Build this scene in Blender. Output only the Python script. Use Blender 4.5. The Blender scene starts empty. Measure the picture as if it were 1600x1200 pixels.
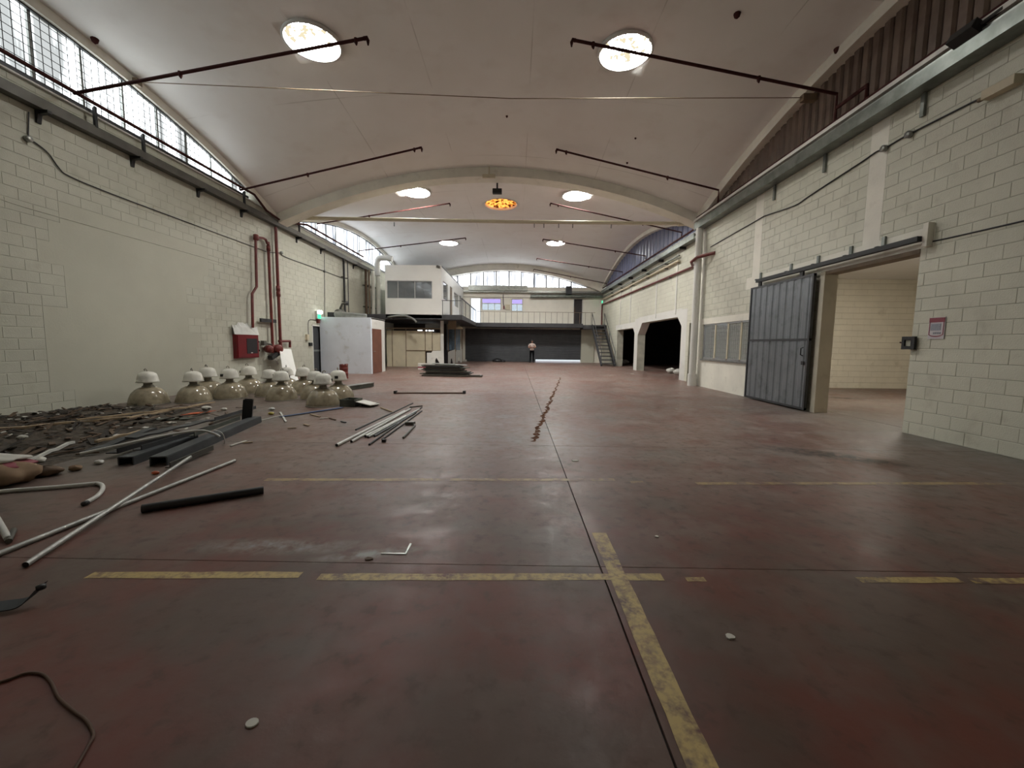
import bpy, bmesh, math, random
from mathutils import Vector, Matrix
random.seed(7)
sc = bpy.context.scene
COL = sc.collection

# ------------------------------------------------------------------ camera
CAM_H = 1.4
FPX, PITCH, YAW, ROLL, CX, CY = 611.0, .0894, -.0077, .0116, 801.0, 592.5

def _axes():
    Rz = Matrix.Rotation(-YAW, 3, 'Z')
    F = Rz @ Vector((0, math.cos(PITCH), -math.sin(PITCH)))
    U0 = Rz @ Vector((0, math.sin(PITCH), math.cos(PITCH)))
    R0 = Rz @ Vector((1, 0, 0))
    c, s = math.cos(ROLL), math.sin(ROLL)
    R = R0 * c + U0 * s
    U = U0 * c - R0 * s
    return R, U, F
AR, AU, AF = _axes()
cam_d = bpy.data.cameras.new('camera')
cam = bpy.data.objects.new('camera', cam_d)
COL.objects.link(cam)
cam_d.sensor_fit = 'HORIZONTAL'
cam_d.sensor_width = 36.0
cam_d.lens = 36.0 * FPX / 1600.0
cam_d.shift_x = (800.0 - CX) / 1600.0
cam_d.shift_y = (CY - 600.0) / 1600.0
cam_d.clip_start, cam_d.clip_end = .05, 300
m = Matrix.Identity(4)
for i in range(3):
    m[i][0], m[i][1], m[i][2] = AR[i], AU[i], -AF[i]
m[2][3] = CAM_H
cam.matrix_world = m
sc.camera = cam
EYE = Vector((0, 0, CAM_H))

# ------------------------------------------------------------------ world and exposure
w = bpy.data.worlds.new('overcast_daylight')
sc.world = w
w.use_nodes = True
bg = w.node_tree.nodes['Background']
bg.inputs['Color'].default_value = (.82, .9, 1.0, 1)
bg.inputs['Strength'].default_value = .42
vs = sc.view_settings
vs.view_transform = 'Standard'
vs.look = 'None'
vs.gamma = 1.0
vs.use_curve_mapping = False
vs.exposure = 2.1
SKY_L = 24.0        # luminance of the round skylights
PANE_L = 1.6       # luminance of the weathered side lunettes
FAR_L = 1.6         # luminance of the far lunette
sc.cycles.max_bounces = 5
sc.cycles.diffuse_bounces = 3
sc.cycles.glossy_bounces = 2
sc.cycles.use_adaptive_sampling = True
sc.cycles.adaptive_threshold = .06
sc.cycles.sample_clamp_indirect = 6.0
sc.cycles.use_denoising = True

# ------------------------------------------------------------------ points in the place
def ray(u, v):
    return (AF + AR * ((u - CX) / FPX) - AU * ((v - CY) / FPX))
def PZ(u, v, z=0.0):
    d = ray(u, v); return EYE + d * ((z - CAM_H) / d.z)
def PX(u, v, x):
    d = ray(u, v); return EYE + d * (x / d.x)
def PY(u, v, y):
    d = ray(u, v); return EYE + d * (y / d.y)

# ------------------------------------------------------------------ materials
def lin(c):
    c = c / 255.0
    return c / 12.92 if c <= .04045 else ((c + .055) / 1.055) ** 2.4
def S(r, g, b):
    return (lin(r), lin(g), lin(b))

class NT:
    def __init__(s, name):
        s.m = bpy.data.materials.new(name); s.m.use_nodes = True
        s.t = s.m.node_tree; s.t.nodes.clear()
        s.out = s.n('ShaderNodeOutputMaterial')
        s.pos = s.n('ShaderNodeNewGeometry').outputs['Position']
    def n(s, typ, **kw):
        nd = s.t.nodes.new(typ)
        for k, v in kw.items(): setattr(nd, k, v)
        return nd
    def l(s, a, b): s.t.links.new(a, b)
    def val(s, sock, v):
        if hasattr(v, 'links'): s.l(v, sock)
        else: sock.default_value = v
    def math(s, op, a, b=0.0, c=0.0, clamp=False):
        nd = s.n('ShaderNodeMath', operation=op, use_clamp=clamp)
        s.val(nd.inputs[0], a); s.val(nd.inputs[1], b); s.val(nd.inputs[2], c)
        return nd.outputs[0]
    def noise(s, scale, detail=4, rough=.55, vec=None, dist=0.0):
        nd = s.n('ShaderNodeTexNoise')
        nd.inputs['Scale'].default_value = scale; nd.inputs['Detail'].default_value = min(detail, 3)
        nd.inputs['Roughness'].default_value = rough; nd.inputs['Distortion'].default_value = dist
        s.l(vec if vec is not None else s.pos, nd.inputs['Vector'])
        return nd.outputs['Fac']
    def scaled(s, sx, sy, sz, loc=(0, 0, 0), rot=0.0):
        nd = s.n('ShaderNodeMapping'); s.l(s.pos, nd.inputs['Vector'])
        nd.inputs['Location'].default_value = loc
        nd.inputs['Scale'].default_value = (sx, sy, sz); nd.inputs['Rotation'].default_value = (0, 0, rot)
        return nd.outputs['Vector']
    def ramp(s, fac, lo, hi, a=0.0, b=1.0):
        nd = s.n('ShaderNodeMapRange'); nd.clamp = True
        s.l(fac, nd.inputs['Value'])
        nd.inputs['From Min'].default_value = lo; nd.inputs['From Max'].default_value = hi
        nd.inputs['To Min'].default_value = a; nd.inputs['To Max'].default_value = b
        return nd.outputs['Result']
    def mix(s, fac, a, b):
        nd = s.n('ShaderNodeMix', data_type='RGBA')
        s.val(nd.inputs[0], fac)
        for sock, c in ((nd.inputs[6], a), (nd.inputs[7], b)):
            if hasattr(c, 'links'): s.l(c, sock)
            else: sock.default_value = (c[0], c[1], c[2], 1)
        return nd.outputs[2]
    def blob(s, cx, cy, rx, ry, ang=0.0):
        """soft spot on the floor, 1 in the middle, 0 at the rim"""
        mp = s.n('ShaderNodeMapping', vector_type='TEXTURE'); s.l(s.pos, mp.inputs['Vector'])
        mp.inputs['Location'].default_value = (cx, cy, 0)
        mp.inputs['Rotation'].default_value = (0, 0, ang)
        mp.inputs['Scale'].default_value = (rx, ry, 1000)
        g = s.n('ShaderNodeVectorMath', operation='LENGTH'); s.l(mp.outputs['Vector'], g.inputs[0])
        return s.math('SUBTRACT', 1.0, g.outputs['Value'], clamp=True)
    def bsdf(s, col, rough=.6, metal=0.0, spec=.5, bump=None, bstr=.3, bdist=.01, **kw):
        b = s.n('ShaderNodeBsdfPrincipled')
        if hasattr(col, 'links'): s.l(col, b.inputs['Base Color'])
        else: b.inputs['Base Color'].default_value = (*col, 1)
        s.val(b.inputs['Roughness'], rough); b.inputs['Metallic'].default_value = metal
        b.inputs['Specular IOR Level'].default_value = spec
        for k, v in kw.items(): b.inputs[k].default_value = v
        if bump is not None:
            bp = s.n('ShaderNodeBump'); bp.inputs['Strength'].default_value = bstr
            bp.inputs['Distance'].default_value = bdist
            s.l(bump, bp.inputs['Height']); s.l(bp.outputs['Normal'], b.inputs['Normal'])
        s.l(b.outputs[0], s.out.inputs['Surface'])
        return b

MATS = {}
def M(name, col=None, rough=.6, metal=0.0, var=.10, scale=2.5, dirt=None, bump=0.0, bscale=30, spec=.5, **kw):
    if name in MATS: return MATS[name]
    t = NT(name)
    c = t.mix(t.ramp(t.noise(scale, 5), .3, .7), tuple(x * (1 - var) for x in col), tuple(min(1, x * (1 + var)) for x in col))
    if dirt:
        dc, lo, hi, ds = dirt
        c = t.mix(t.ramp(t.noise(ds, 6, .62), lo, hi), c, dc)
    t.bsdf(c, rough, metal, spec, t.noise(bscale, 3) if bump else None, bump, .01, **kw)
    MATS[name] = t.m
    return t.m

def emit_mat(name, col, strength, streak=None, dark=.5, dcol=None, lohi=(.38, .66)):
    t = NT(name)
    e = t.n('ShaderNodeEmission')
    e.inputs['Strength'].default_value = strength
    if streak:
        f = t.ramp(t.noise(1.0, 5, .6, t.scaled(*streak)), *lohi)
        t.l(t.mix(f, tuple(x * dark for x in (dcol or col)), col), e.inputs['Color'])
    else:
        e.inputs['Color'].default_value = (*col, 1)
    t.l(e.outputs[0], t.out.inputs['Surface'])
    MATS[name] = t.m
    return t.m

# painted block and plaster
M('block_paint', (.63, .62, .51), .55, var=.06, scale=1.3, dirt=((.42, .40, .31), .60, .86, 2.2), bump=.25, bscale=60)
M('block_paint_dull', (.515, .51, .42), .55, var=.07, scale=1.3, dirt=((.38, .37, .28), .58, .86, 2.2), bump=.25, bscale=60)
M('mortar', (.51, .50, .41), .8, var=.15, scale=3)
M('plaster', (.50, .492, .40), .6, var=.05, scale=.9, dirt=((.47, .45, .36), .58, .88, 1.2), bump=.15, bscale=25)
M('white_paint', (.72, .71, .66), .5, var=.05, scale=1.5, dirt=((.5, .47, .4), .62, .9, 2))
def ceiling_mat():
    t = NT('ceiling_paint')
    c = t.mix(t.ramp(t.noise(.6, 3), .3, .7), (.89, .865, .82), (.94, .925, .89))
    c = t.mix(t.ramp(t.noise(1.5, 3), .55, .9), c, (.84, .80, .75))
    sx = t.n('ShaderNodeSeparateXYZ'); t.l(t.pos, sx.inputs[0])
    gate = t.ramp(t.noise(.5, 3), .46, .60)
    for out, per, off in ((0, 2.42, .95), (1, 3.05, .4)):
        f = t.math('FRACT', t.math('DIVIDE', t.math('ADD', sx.outputs[out], off + 24.2), per))
        ln = t.ramp(t.math('ABSOLUTE', t.math('SUBTRACT', f, .5)), .006, .002)
        c = t.mix(t.math('MULTIPLY', t.math('MULTIPLY', ln, gate), .45), c, (.40, .37, .32))
    t.bsdf(c, .8, 0, .4, t.noise(12, 3), .1, .01)
    MATS['ceiling_paint'] = t.m
ceiling_mat()
M('concrete_paint', (.82, .79, .69), .6, var=.08, scale=1.5, dirt=((.6, .57, .47), .6, .85, 2.5), bump=.15, bscale=20)
M('cream_block', (.74, .68, .55), .6, var=.07, scale=1.5, dirt=((.5, .43, .31), .6, .9, 2), bump=.2, bscale=60)
M('cream_mortar', (.52, .45, .33), .8)
M('brown_cladding', (.13, .085, .060), .55, var=.2, scale=2, dirt=((.09, .05, .035), .5, .8, 3))
M('blue_cladding', (.12, .135, .235), .32, var=.2, scale=1.2, dirt=((.08, .09, .15), .5, .8, 1.4))
M('tray_dark', (.10, .095, .08), .5, metal=.3, var=.25, scale=3)
M('tray_galv', (.20, .22, .20), .38, metal=.6, var=.3, scale=4)
M('pipe_red', (.15, .022, .017), .42, var=.2, scale=6, dirt=((.10, .03, .025), .5, .85, 9))
M('pipe_rust', (.06, .019, .017), .8, spec=.15, var=.25, scale=5)
M('cabinet_red', (.15, .006, .010), .35, var=.1, scale=4)
M('black_rubber', (.012, .012, .013), .45, var=.2, scale=8)
M('black_iron', (.016, .016, .016), .6, metal=0, var=.2, scale=6)
M('dark_grey', (.045, .047, .05), .5, var=.2, scale=4)
M('slab_dark', (.05, .05, .053), .6, var=.2, scale=3)
M('door_grey', (.20, .215, .23), .36, metal=.15, var=.10, scale=1.4, dirt=((.09, .10, .105), .52, .85, 3.5))
M('shutter_grey', (.085, .088, .095), .5, metal=.2, var=.12, scale=2)
M('galv', (.32, .33, .31), .35, metal=.75, var=.2, scale=6)
M('steel_tube', (.34, .34, .32), .42, metal=.5, var=.2, scale=6)
M('white_tube', (.62, .62, .58), .4, var=.1, scale=6)
M('aluminium', (.5, .5, .5), .35, metal=.6, var=.1)
M('lamp_white', (.72, .70, .62), .4, var=.08, scale=6, dirt=((.45, .42, .33), .58, .85, 9))
M('lamp_neck', (.30, .28, .23), .5, metal=.3)
M('bowl', (.50, .43, .30), .13, var=.25, scale=7, dirt=((.24, .18, .11), .5, .8, 5), spec=.8, **{'Transmission Weight': .3})
M('wood_light', (.40, .30, .19), .7, var=.2, scale=6)
M('wood_dark', (.10, .062, .036), .75, var=.3, scale=6)
M('door_brown', (.17, .065, .04), .5, var=.15, scale=3)
M('cubicle_white', (.78, .83, .90), .35, var=.05, scale=1.5, dirt=((.45, .44, .4), .58, .9, 2))
M('panel_cream', (.62, .55, .40), .6, var=.07, scale=2, dirt=((.42, .36, .25), .6, .9, 3))
M('frame_brown', (.22, .16, .10), .6, var=.15, scale=4)
M('office_white', (.86, .85, .80), .5, var=.03, scale=1)
M('skin', (.30, .16, .11), .6, var=.05)
M('shirt', (.62, .50, .44), .8, var=.1, scale=9)
M('trousers', (.004, .004, .005), 1.0, spec=.1, var=.1)
M('hair', (.02, .016, .014), .7, var=.1)
M('barrel_red', (.15, .02, .013), .5, var=.2, scale=7, dirt=((.07, .035, .03), .5, .75, 10))
M('rag_dark', (.035, .028, .021), .9, var=.5, scale=5, dirt=((.09, .075, .055), .55, .75, 9), bump=.6, bscale=25)
M('rubble', (.065, .052, .038), .95, var=.5, scale=8, dirt=((.13, .11, .08), .6, .72, 14), bump=.5, bscale=40)
M('cardboard', (.26, .17, .10), .85, var=.2, scale=5)
M('beam_slate', (.055, .060, .064), .5, metal=.2, var=.25, scale=5)
M('plastic_blue', (.05, .09, .20), .5, var=.2)
M('plastic_orange', (.50, .09, .02), .5, var=.1)
M('plastic_yellow', (.5, .40, .08), .5, var=.1)
M('plastic_white', (.62, .62, .58), .45, var=.1)
M('paper', (.6, .58, .52), .8, var=.1)
M('sign_red', (.26, .05, .07), .5, var=.05)
M('sign_white', (.62, .58, .60), .5, var=.05)
M('sign_grey', (.30, .31, .36), .5, var=.2, scale=60)
M('strip_blue', (.20, .30, .40), .25, var=.3, scale=5)
M('rust_cable', (.10, .055, .035), .7, var=.2)
M('sheet_green', (.095, .105, .085), .5, metal=.3, var=.3, scale=4)
M('outside_ground', (.55, .55, .52), .9, var=.1)
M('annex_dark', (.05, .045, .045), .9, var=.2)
emit_mat('skylight_white', (1.0, 1.0, .97), SKY_L, (5.0, 5.0, 5.0), .012, (.75, .66, .45), (.44, .54))
emit_mat('skylight_rear', (1.0, 1.0, .97), 42.0, (4.5, 4.5, 4.5), .015, (.75, .68, .5), (.36, .44))
emit_mat('skylight_orange', (1.0, .34, .06), .60, (7, 7, 7), .05, (.8, .12, .02), (.42, .58))
emit_mat('pane_left', (.80, .86, .88), PANE_L, (1.5, 2.6, .20), .12, (.8, .84, .84), (.40, .64))
emit_mat('pane_rear', (.86, .92, 1.0), 1.3, (1.5, 2.6, .20), .12, (.8, .86, .95), (.40, .64))
emit_mat('pane_far', (.90, .94, 1.0), FAR_L, (5.0, 1, .4), .12, (.85, .9, 1.0), (.42, .64))
emit_mat('exit_green', (.08, 1.0, .45), .35)
emit_mat('lamp_glow', (.95, 1.0, 1.0), 1.2)
emit_mat('fill_warm', (1.0, .95, .84), 36.0)

def glass_mat():
    t = NT('window_glass')
    tr = t.n('ShaderNodeBsdfTransparent'); tr.inputs['Color'].default_value = (.72, .76, .78, 1)
    gl = t.n('ShaderNodeBsdfGlossy'); gl.inputs['Roughness'].default_value = .04
    fr = t.n('ShaderNodeFresnel'); fr.inputs['IOR'].default_value = 1.6
    bf = t.n('ShaderNodeNewGeometry').outputs['Backfacing']
    k = t.math('MULTIPLY', t.math('ADD', fr.outputs[0], .06, clamp=True), t.math('SUBTRACT', 1.0, bf))
    mx = t.n('ShaderNodeMixShader'); t.l(k, mx.inputs[0]); t.l(tr.outputs[0], mx.inputs[1]); t.l(gl.outputs[0], mx.inputs[2])
    df = t.n('ShaderNodeBsdfDiffuse'); df.inputs['Color'].default_value = (.75, .78, .80, 1)
    m2 = t.n('ShaderNodeMixShader'); m2.inputs[0].default_value = .16; t.l(mx.outputs[0], m2.inputs[1]); t.l(df.outputs[0], m2.inputs[2])
    t.l(m2.outputs[0], t.out.inputs['Surface'])
    MATS['window_glass'] = t.m
glass_mat()

def floor_colour(t):
    n1 = t.noise(.55, 6, .6); n2 = t.noise(2.6, 6, .62); n3 = t.noise(9, 5, .6); n4 = t.noise(1.3, 3, .6, t.scaled(1, 1, 1, (7, 3, 0))); n5 = t.noise(38, 2, .6)
    c = t.mix(t.ramp(n1, .38, .62), (.165, .088, .068), (.215, .145, .12))
    c = t.mix(t.ramp(n4, .52, .66, 0, .7), c, (.17, .145, .125))
    c = t.mix(t.ramp(n2, .48, .66, 0, .75), c, (.27, .205, .178))
    c = t.mix(t.ramp(n4, .46, .34, 0, .7), c, (.175, .07, .052))
    c = t.mix(t.ramp(n3, .54, .68, 0, .6), c, (.10, .068, .054))
    c = t.mix(t.ramp(n5, .66, .74, 0, .7), c, (.06, .042, .034))
    # bare grey concrete along both side walls
    sx = t.n('ShaderNodeSeparateXYZ'); t.l(t.pos, sx.inputs[0])
    wob = t.math('MULTIPLY', t.noise(.8, 4), 1.8)
    gl = t.ramp(t.math('SUBTRACT', t.math('SUBTRACT', 0, sx.outputs[0]), wob), 2.1, 4.2)
    gr = t.ramp(t.math('SUBTRACT', sx.outputs[0], wob), 3.6, 5.6)
    side = t.math('MULTIPLY', t.math('MAXIMUM', gl, gr), .8)
    near = t.ramp(sx.outputs[1], 15, 5)
    c = t.mix(t.math('MULTIPLY', side, near), c, (.135, .132, .115))
    front = t.ramp(t.math('ADD', sx.outputs[1], t.math('MULTIPLY', n1, .5)), 4.6, 2.1, 0, .95)  # redder paint near the camera, darkened further to stand in for light falloff
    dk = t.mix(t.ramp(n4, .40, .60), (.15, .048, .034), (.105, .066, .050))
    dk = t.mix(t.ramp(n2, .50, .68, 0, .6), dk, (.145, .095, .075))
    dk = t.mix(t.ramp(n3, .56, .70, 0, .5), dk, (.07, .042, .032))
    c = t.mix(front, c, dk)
    return c, n1, n2, n3
def floor_mat():
    t = NT('floor_paint')
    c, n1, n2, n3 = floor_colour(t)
    fine = t.ramp(t.noise(7, 6, .7), .35, .65)
    def stain(b, col, amt, c):
        return t.mix(t.math('MULTIPLY', t.math('MULTIPLY', b, fine), amt, clamp=True), c, col)
    c = stain(t.blob(-1.62, 2.56, .75, .13, .02), (.34, .34, .32), 1.1, c)
    c = stain(t.blob(-.98, 2.47, .42, .07, .25), (.36, .36, .34), 1.3, c)
    c = stain(t.blob(-1.35, 3.55, .6, .75), (.24, .2, .18), .7, c)
    c = stain(t.blob(.2, 5.75, 1.5, 1.4), (.26, .23, .21), .9, c)
    c = stain(t.blob(-1.0, 7.5, 2.4, 3.2), (.21, .18, .165), .6, c)
    c = stain(t.blob(4.2, 5.0, 1.0, .28, -.55), (.025, .02, .018), 2.0, c)
    c = stain(t.blob(9.0, 11.0, .9, .25, -.3), (.03, .022, .018), 2.0, c)
    c = stain(t.blob(.25, 1.6, .35, .25), (.16, .04, .028), .8, c)
    c = stain(t.blob(-.2, 1.75, .45, .35), (.15, .05, .035), .6, c)
    rough = t.ramp(t.math('ADD', t.math('MULTIPLY', n2, .7), t.math('MULTIPLY', n3, .3)), .3, .7, .30, .58)
    t.bsdf(c, rough, 0, .28, t.noise(22, 4), .10, .01)
    MATS['floor_paint'] = t.m
    t = NT('yellow_line')
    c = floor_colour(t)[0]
    wear = t.ramp(t.math('ADD', t.math('MULTIPLY', t.noise(14, 6, .7), .6), t.math('MULTIPLY', t.noise(3, 3), .4)), .38, .52)
    y = t.mix(t.ramp(t.noise(30, 4), .45, .75), (.50, .36, .13), (.30, .22, .10))
    t.bsdf(t.mix(wear, c, y), .5)
    MATS['yellow_line'] = t.m
    t = NT('yellow_line_faint')
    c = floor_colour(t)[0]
    wear = t.ramp(t.math('ADD', t.math('MULTIPLY', t.noise(9, 6, .7), .6), t.math('MULTIPLY', t.noise(1.6, 3), .4)), .42, .56, 0, .75)
    t.bsdf(t.mix(wear, c, (.45, .32, .13)), .5)
    MATS['yellow_line_faint'] = t.m
floor_mat()

# ------------------------------------------------------------------ mesh helpers
def wloc(o):
    v = Vector((0, 0, 0))
    while o is not None:
        v = v + o.location; o = o.parent
    return v

class MB:
    def __init__(s): s.v, s.f, s.s = [], [], []
    def add(s, vs, fs, smooth=False):
        k = len(s.v)
        s.v += [tuple(p) for p in vs]
        s.f += [tuple(i + k for i in f) for f in fs]
        s.s += [smooth] * len(fs)
        return s
    def box(s, x0, x1, y0, y1, z0, z1):
        vs = [(x, y, z) for z in (z0, z1) for y in (y0, y1) for x in (x0, x1)]
        return s.add(vs, [(0, 2, 3, 1), (4, 5, 7, 6), (0, 1, 5, 4), (2, 6, 7, 3), (0, 4, 6, 2), (1, 3, 7, 5)])
    def obox(s, c, size, R=None):
        c = Vector(c); R = R or Matrix.Identity(3)
        vs = [c + R @ Vector((x * size[0] / 2, y * size[1] / 2, z * size[2] / 2)) for z in (-1, 1) for y in (-1, 1) for x in (-1, 1)]
        return s.add(vs, [(0, 2, 3, 1), (4, 5, 7, 6), (0, 1, 5, 4), (2, 6, 7, 3), (0, 4, 6, 2), (1, 3, 7, 5)])
    def bar(s, a, b, wd, ht, up=(0, 0, 1)):
        a, b = Vector(a), Vector(b); d = (b - a); L = d.length; d.normalize()
        side = d.cross(Vector(up))
        if side.length < 1e-4: side = d.cross(Vector((1, 0, 0)))
        side.normalize(); u = side.cross(d)
        R = Matrix((d, side, u)).transposed()
        return s.obox((a + b) / 2, (L, wd, ht), R)
    def tube(s, pts, r, n=8, cap=True, smooth=True):
        pts = [Vector(p) for p in pts]
        rs = r if isinstance(r, (list, tuple)) else [r] * len(pts)
        vs, fs = [], []
        up = None
        for i, p in enumerate(pts):
            d = (pts[min(i + 1, len(pts) - 1)] - pts[max(i - 1, 0)])
            if d.length < 1e-7: d = Vector((0, 0, 1))
            d.normalize()
            if up is None:
                up = Vector((0, 0, 1)) if abs(d.z) < .9 else Vector((1, 0, 0))
            a = d.cross(up); a.normalize(); b = a.cross(d); up = b
            for k in range(n):
                t = 2 * math.pi * k / n
                vs.append(p + (a * math.cos(t) + b * math.sin(t)) * rs[i])
        for i in range(len(pts) - 1):
            for k in range(n):
                fs.append((i * n + k, i * n + (k + 1) % n, (i + 1) * n + (k + 1) % n, (i + 1) * n + k))
        s.add(vs, fs, smooth)
        if cap:
            s.add(vs[:n], [tuple(range(n))][::-1]); s.add(vs[-n:], [tuple(range(n - 1, -1, -1))])
        return s
    def lathe(s, prof, c=(0, 0, 0), n=24, R=None, smooth=True, jit=0.0):
        c = Vector(c); R = R or Matrix.Identity(3); vs, fs = [], []
        for r, z in prof:
            for k in range(n):
                t = 2 * math.pi * k / n
                vs.append(c + R @ Vector((r * math.cos(t), r * math.sin(t), z)))
        for i in range(len(prof) - 1):
            for k in range(n):
                fs.append((i * n + k, i * n + (k + 1) % n, (i + 1) * n + (k + 1) % n, (i + 1) * n + k))
        return s.add(vs, fs, smooth)
    def prism(s, poly, vec):
        poly = [Vector(p) for p in poly]; vec = Vector(vec); n = len(poly)
        vs = poly + [p + vec for p in poly]
        fs = [tuple(range(n - 1, -1, -1)), tuple(range(n, 2 * n))] + [(i, (i + 1) % n, n + (i + 1) % n, n + i) for i in range(n)]
        return s.add(vs, fs)
    def strip(s, A, B, smooth=False):
        """quads between two poly lines"""
        n = len(A)
        return s.add(list(A) + list(B), [(i, i + 1, n + i + 1, n + i) for i in range(n - 1)], smooth)
    def sweep(s, sections, smooth=False):
        """closed quad sections joined along a path, with end caps"""
        m_ = len(sections[0]); vs = [p for sec in sections for p in sec]; fs = []
        for i in range(len(sections) - 1):
            for k in range(m_):
                fs.append((i * m_ + k, i * m_ + (k + 1) % m_, (i + 1) * m_ + (k + 1) % m_, (i + 1) * m_ + k))
        fs.append(tuple(range(m_ - 1, -1, -1)))
        e = (len(sections) - 1) * m_
        fs.append(tuple(range(e, e + m_)))
        return s.add(vs, fs, smooth)
    def mesh(s, name, off=Vector((0, 0, 0))):
        me = bpy.data.meshes.new(name)
        me.from_pydata([tuple(Vector(p) - off) for p in s.v], [], s.f)
        me.polygons.foreach_set('use_smooth', s.s)
        bm = bmesh.new(); bm.from_mesh(me)
        bmesh.ops.recalc_face_normals(bm, faces=bm.faces)
        bm.to_mesh(me); bm.free()
        me.update()
        return me
    def build(s, name, mat, parent=None, kind=None, origin=None):
        if parent is not None: off = wloc(parent); loc = Vector((0, 0, 0))
        elif origin is not None: off = Vector(origin); loc = off
        else:
            xs = [p[0] for p in s.v]; ys = [p[1] for p in s.v]; zs = [p[2] for p in s.v]
            off = Vector(((min(xs) + max(xs)) / 2, (min(ys) + max(ys)) / 2, min(zs))); loc = off
        me = s.mesh(name, off)
        me.materials.append(MATS[mat])
        o = bpy.data.objects.new(name, me); COL.objects.link(o)
        o.location = loc
        if parent is not None: o.parent = parent
        if kind: o['kind'] = kind
        return o

def tag(o, label, cat, group=None):
    o['label'] = label; o['category'] = cat
    if group: o['group'] = group
    return o
def thing(name, label, cat, loc, group=None):
    o = bpy.data.objects.new(name, None); COL.objects.link(o)
    o.location = Vector(loc); o.empty_display_size = .2
    return tag(o, label, cat, group)
def struct(mb, name, mat, parent=None):
    o = mb.build(name, mat, parent, origin=None if parent is not None else (0, 0, 0))
    if parent is None: o['kind'] = 'structure'
    return o
def copy_tree(o, loc, rot=None, scale=None):
    c = o.copy(); COL.objects.link(c); c.location = loc
    if rot is not None: c.rotation_euler = rot
    if scale is not None: c.scale = (scale,) * 3
    for ch in o.children:
        k = ch.copy(); COL.objects.link(k); k.parent = c
        for g in ch.children:
            q = g.copy(); COL.objects.link(q); q.parent = k
    return c
def smooth_path(pts, n=6):
    pts = [Vector(p) for p in pts]; out = []
    for i in range(len(pts) - 1):
        p0, p1, p2, p3 = pts[max(i - 1, 0)], pts[i], pts[i + 1], pts[min(i + 2, len(pts) - 1)]
        for k in range(n):
            t = k / n
            out.append(.5 * ((2 * p1) + (p2 - p0) * t + (2 * p0 - 5 * p1 + 4 * p2 - p3) * t * t + (3 * p1 - p0 - 3 * p2 + p3) * t ** 3))
    return out + [pts[-1]]

# ================================================================== THE SETTING
XL, XR, XR2 = -8.71, 6.48, 6.80
YB, YRIB, YF = -1.6, 14.3, 31.3
XC, HX = -.95, 7.65
BAYS = ((6.4, 8.0), (23.0, 8.45))
def shell_z(x, y, bay):
    yc, h = BAYS[bay]
    s = 1 - ((x - XC) / HX) ** 2; t = 1 - ((y - yc) / h) ** 2
    return 5.87 + 1.7 * s + 1.55 * t - 1.35 * s * t
def lun_z(y, bay):                       # top of the side lunettes
    yc, h = BAYS[bay]
    return 5.66 + 1.57 * (1 - ((y - yc) / h) ** 2)
def rects_minus(r, holes):
    out = [r]
    for h in holes:
        nxt = []
        for (a0, a1, b0, b1) in out:
            if h[0] >= a1 or h[1] <= a0 or h[2] >= b1 or h[3] <= b0: nxt.append((a0, a1, b0, b1)); continue
            if h[0] > a0: nxt.append((a0, h[0], b0, b1))
            if h[1] < a1: nxt.append((h[1], a1, b0, b1))
            m0, m1 = max(a0, h[0]), min(a1, h[1])
            if h[2] > b0: nxt.append((m0, m1, b0, h[2]))
            if h[3] < b1: nxt.append((m0, m1, h[3], b1))
        out = nxt
    return out

# floor: cast slabs with open joints on a dark bed
fl = MB().box(-9.2, 15.2, YB - .3, 33.5, -.30, -.014)
floor = struct(fl, 'floor', 'annex_dark')
gx = [-9.0, .55, 6.9, 15.0]
gy = [YB - .2, 2.37, 5.33, 10.85, 16.4, 22.0, 27.6, 33.4]
for i in range(3):
    for j in range(len(gy) - 1):
        g = .005 if j < 3 else .004
        b = MB().box(gx[i] + g, gx[i + 1] - g, gy[j] + .0028, gy[j + 1] - .0028, -.02, 0)
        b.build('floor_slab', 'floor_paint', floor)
# painted lines on the floor
def line_x(u0, u1, v, wd, mat='yellow_line'):
    a, b_ = PZ(u0, v), PZ(u1, v)
    y = (a.y + b_.y) / 2
    n = max(2, int((b_.x - a.x) / .12)); A, B = [], []
    for k in range(n + 1):
        x = a.x + (b_.x - a.x) * k / n
        A.append((x, a.y + (b_.y - a.y) * k / n - wd / 2 + random.uniform(-.004, .004), .0015))
        B.append((x, a.y + (b_.y - a.y) * k / n + wd / 2 + random.uniform(-.004, .004), .0015))
    MB().strip(A, B).build('painted_line', mat, floor)
line_x(140, 470, 898.5, .065); line_x(498, 1035, 901.5, .068); line_x(1072, 1102, 905.5, .045)
line_x(1342, 1500, 906.5, .055); line_x(1516, 1640, 907.5, .055)
line_x(415, 960, 749.5, .07, 'yellow_line_faint'); line_x(985, 1005, 753, .06, 'yellow_line_faint'); line_x(1088, 1620, 755.5, .07, 'yellow_line_faint')
A, B = [], []
for k in range(25):
    y = .35 + (2.815 - .35) * k / 24
    A.append((.585 + random.uniform(-.004, .004), y, .003)); B.append((.69 + random.uniform(-.004, .004), y, .003))
MB().strip(A, B).build('painted_line', 'yellow_line', floor)
MB().box(-.865, -.725, 2.49, 2.605, 0, .004).build('floor_cover_plate', 'floor_paint', floor)
MB().box(-.725, -.712, 2.48, 2.615, 0, .005).build('cover_frame', 'galv', floor); MB().box(-.88, -.712, 2.475, 2.489, 0, .005).build('cover_frame', 'galv', floor)

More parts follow.
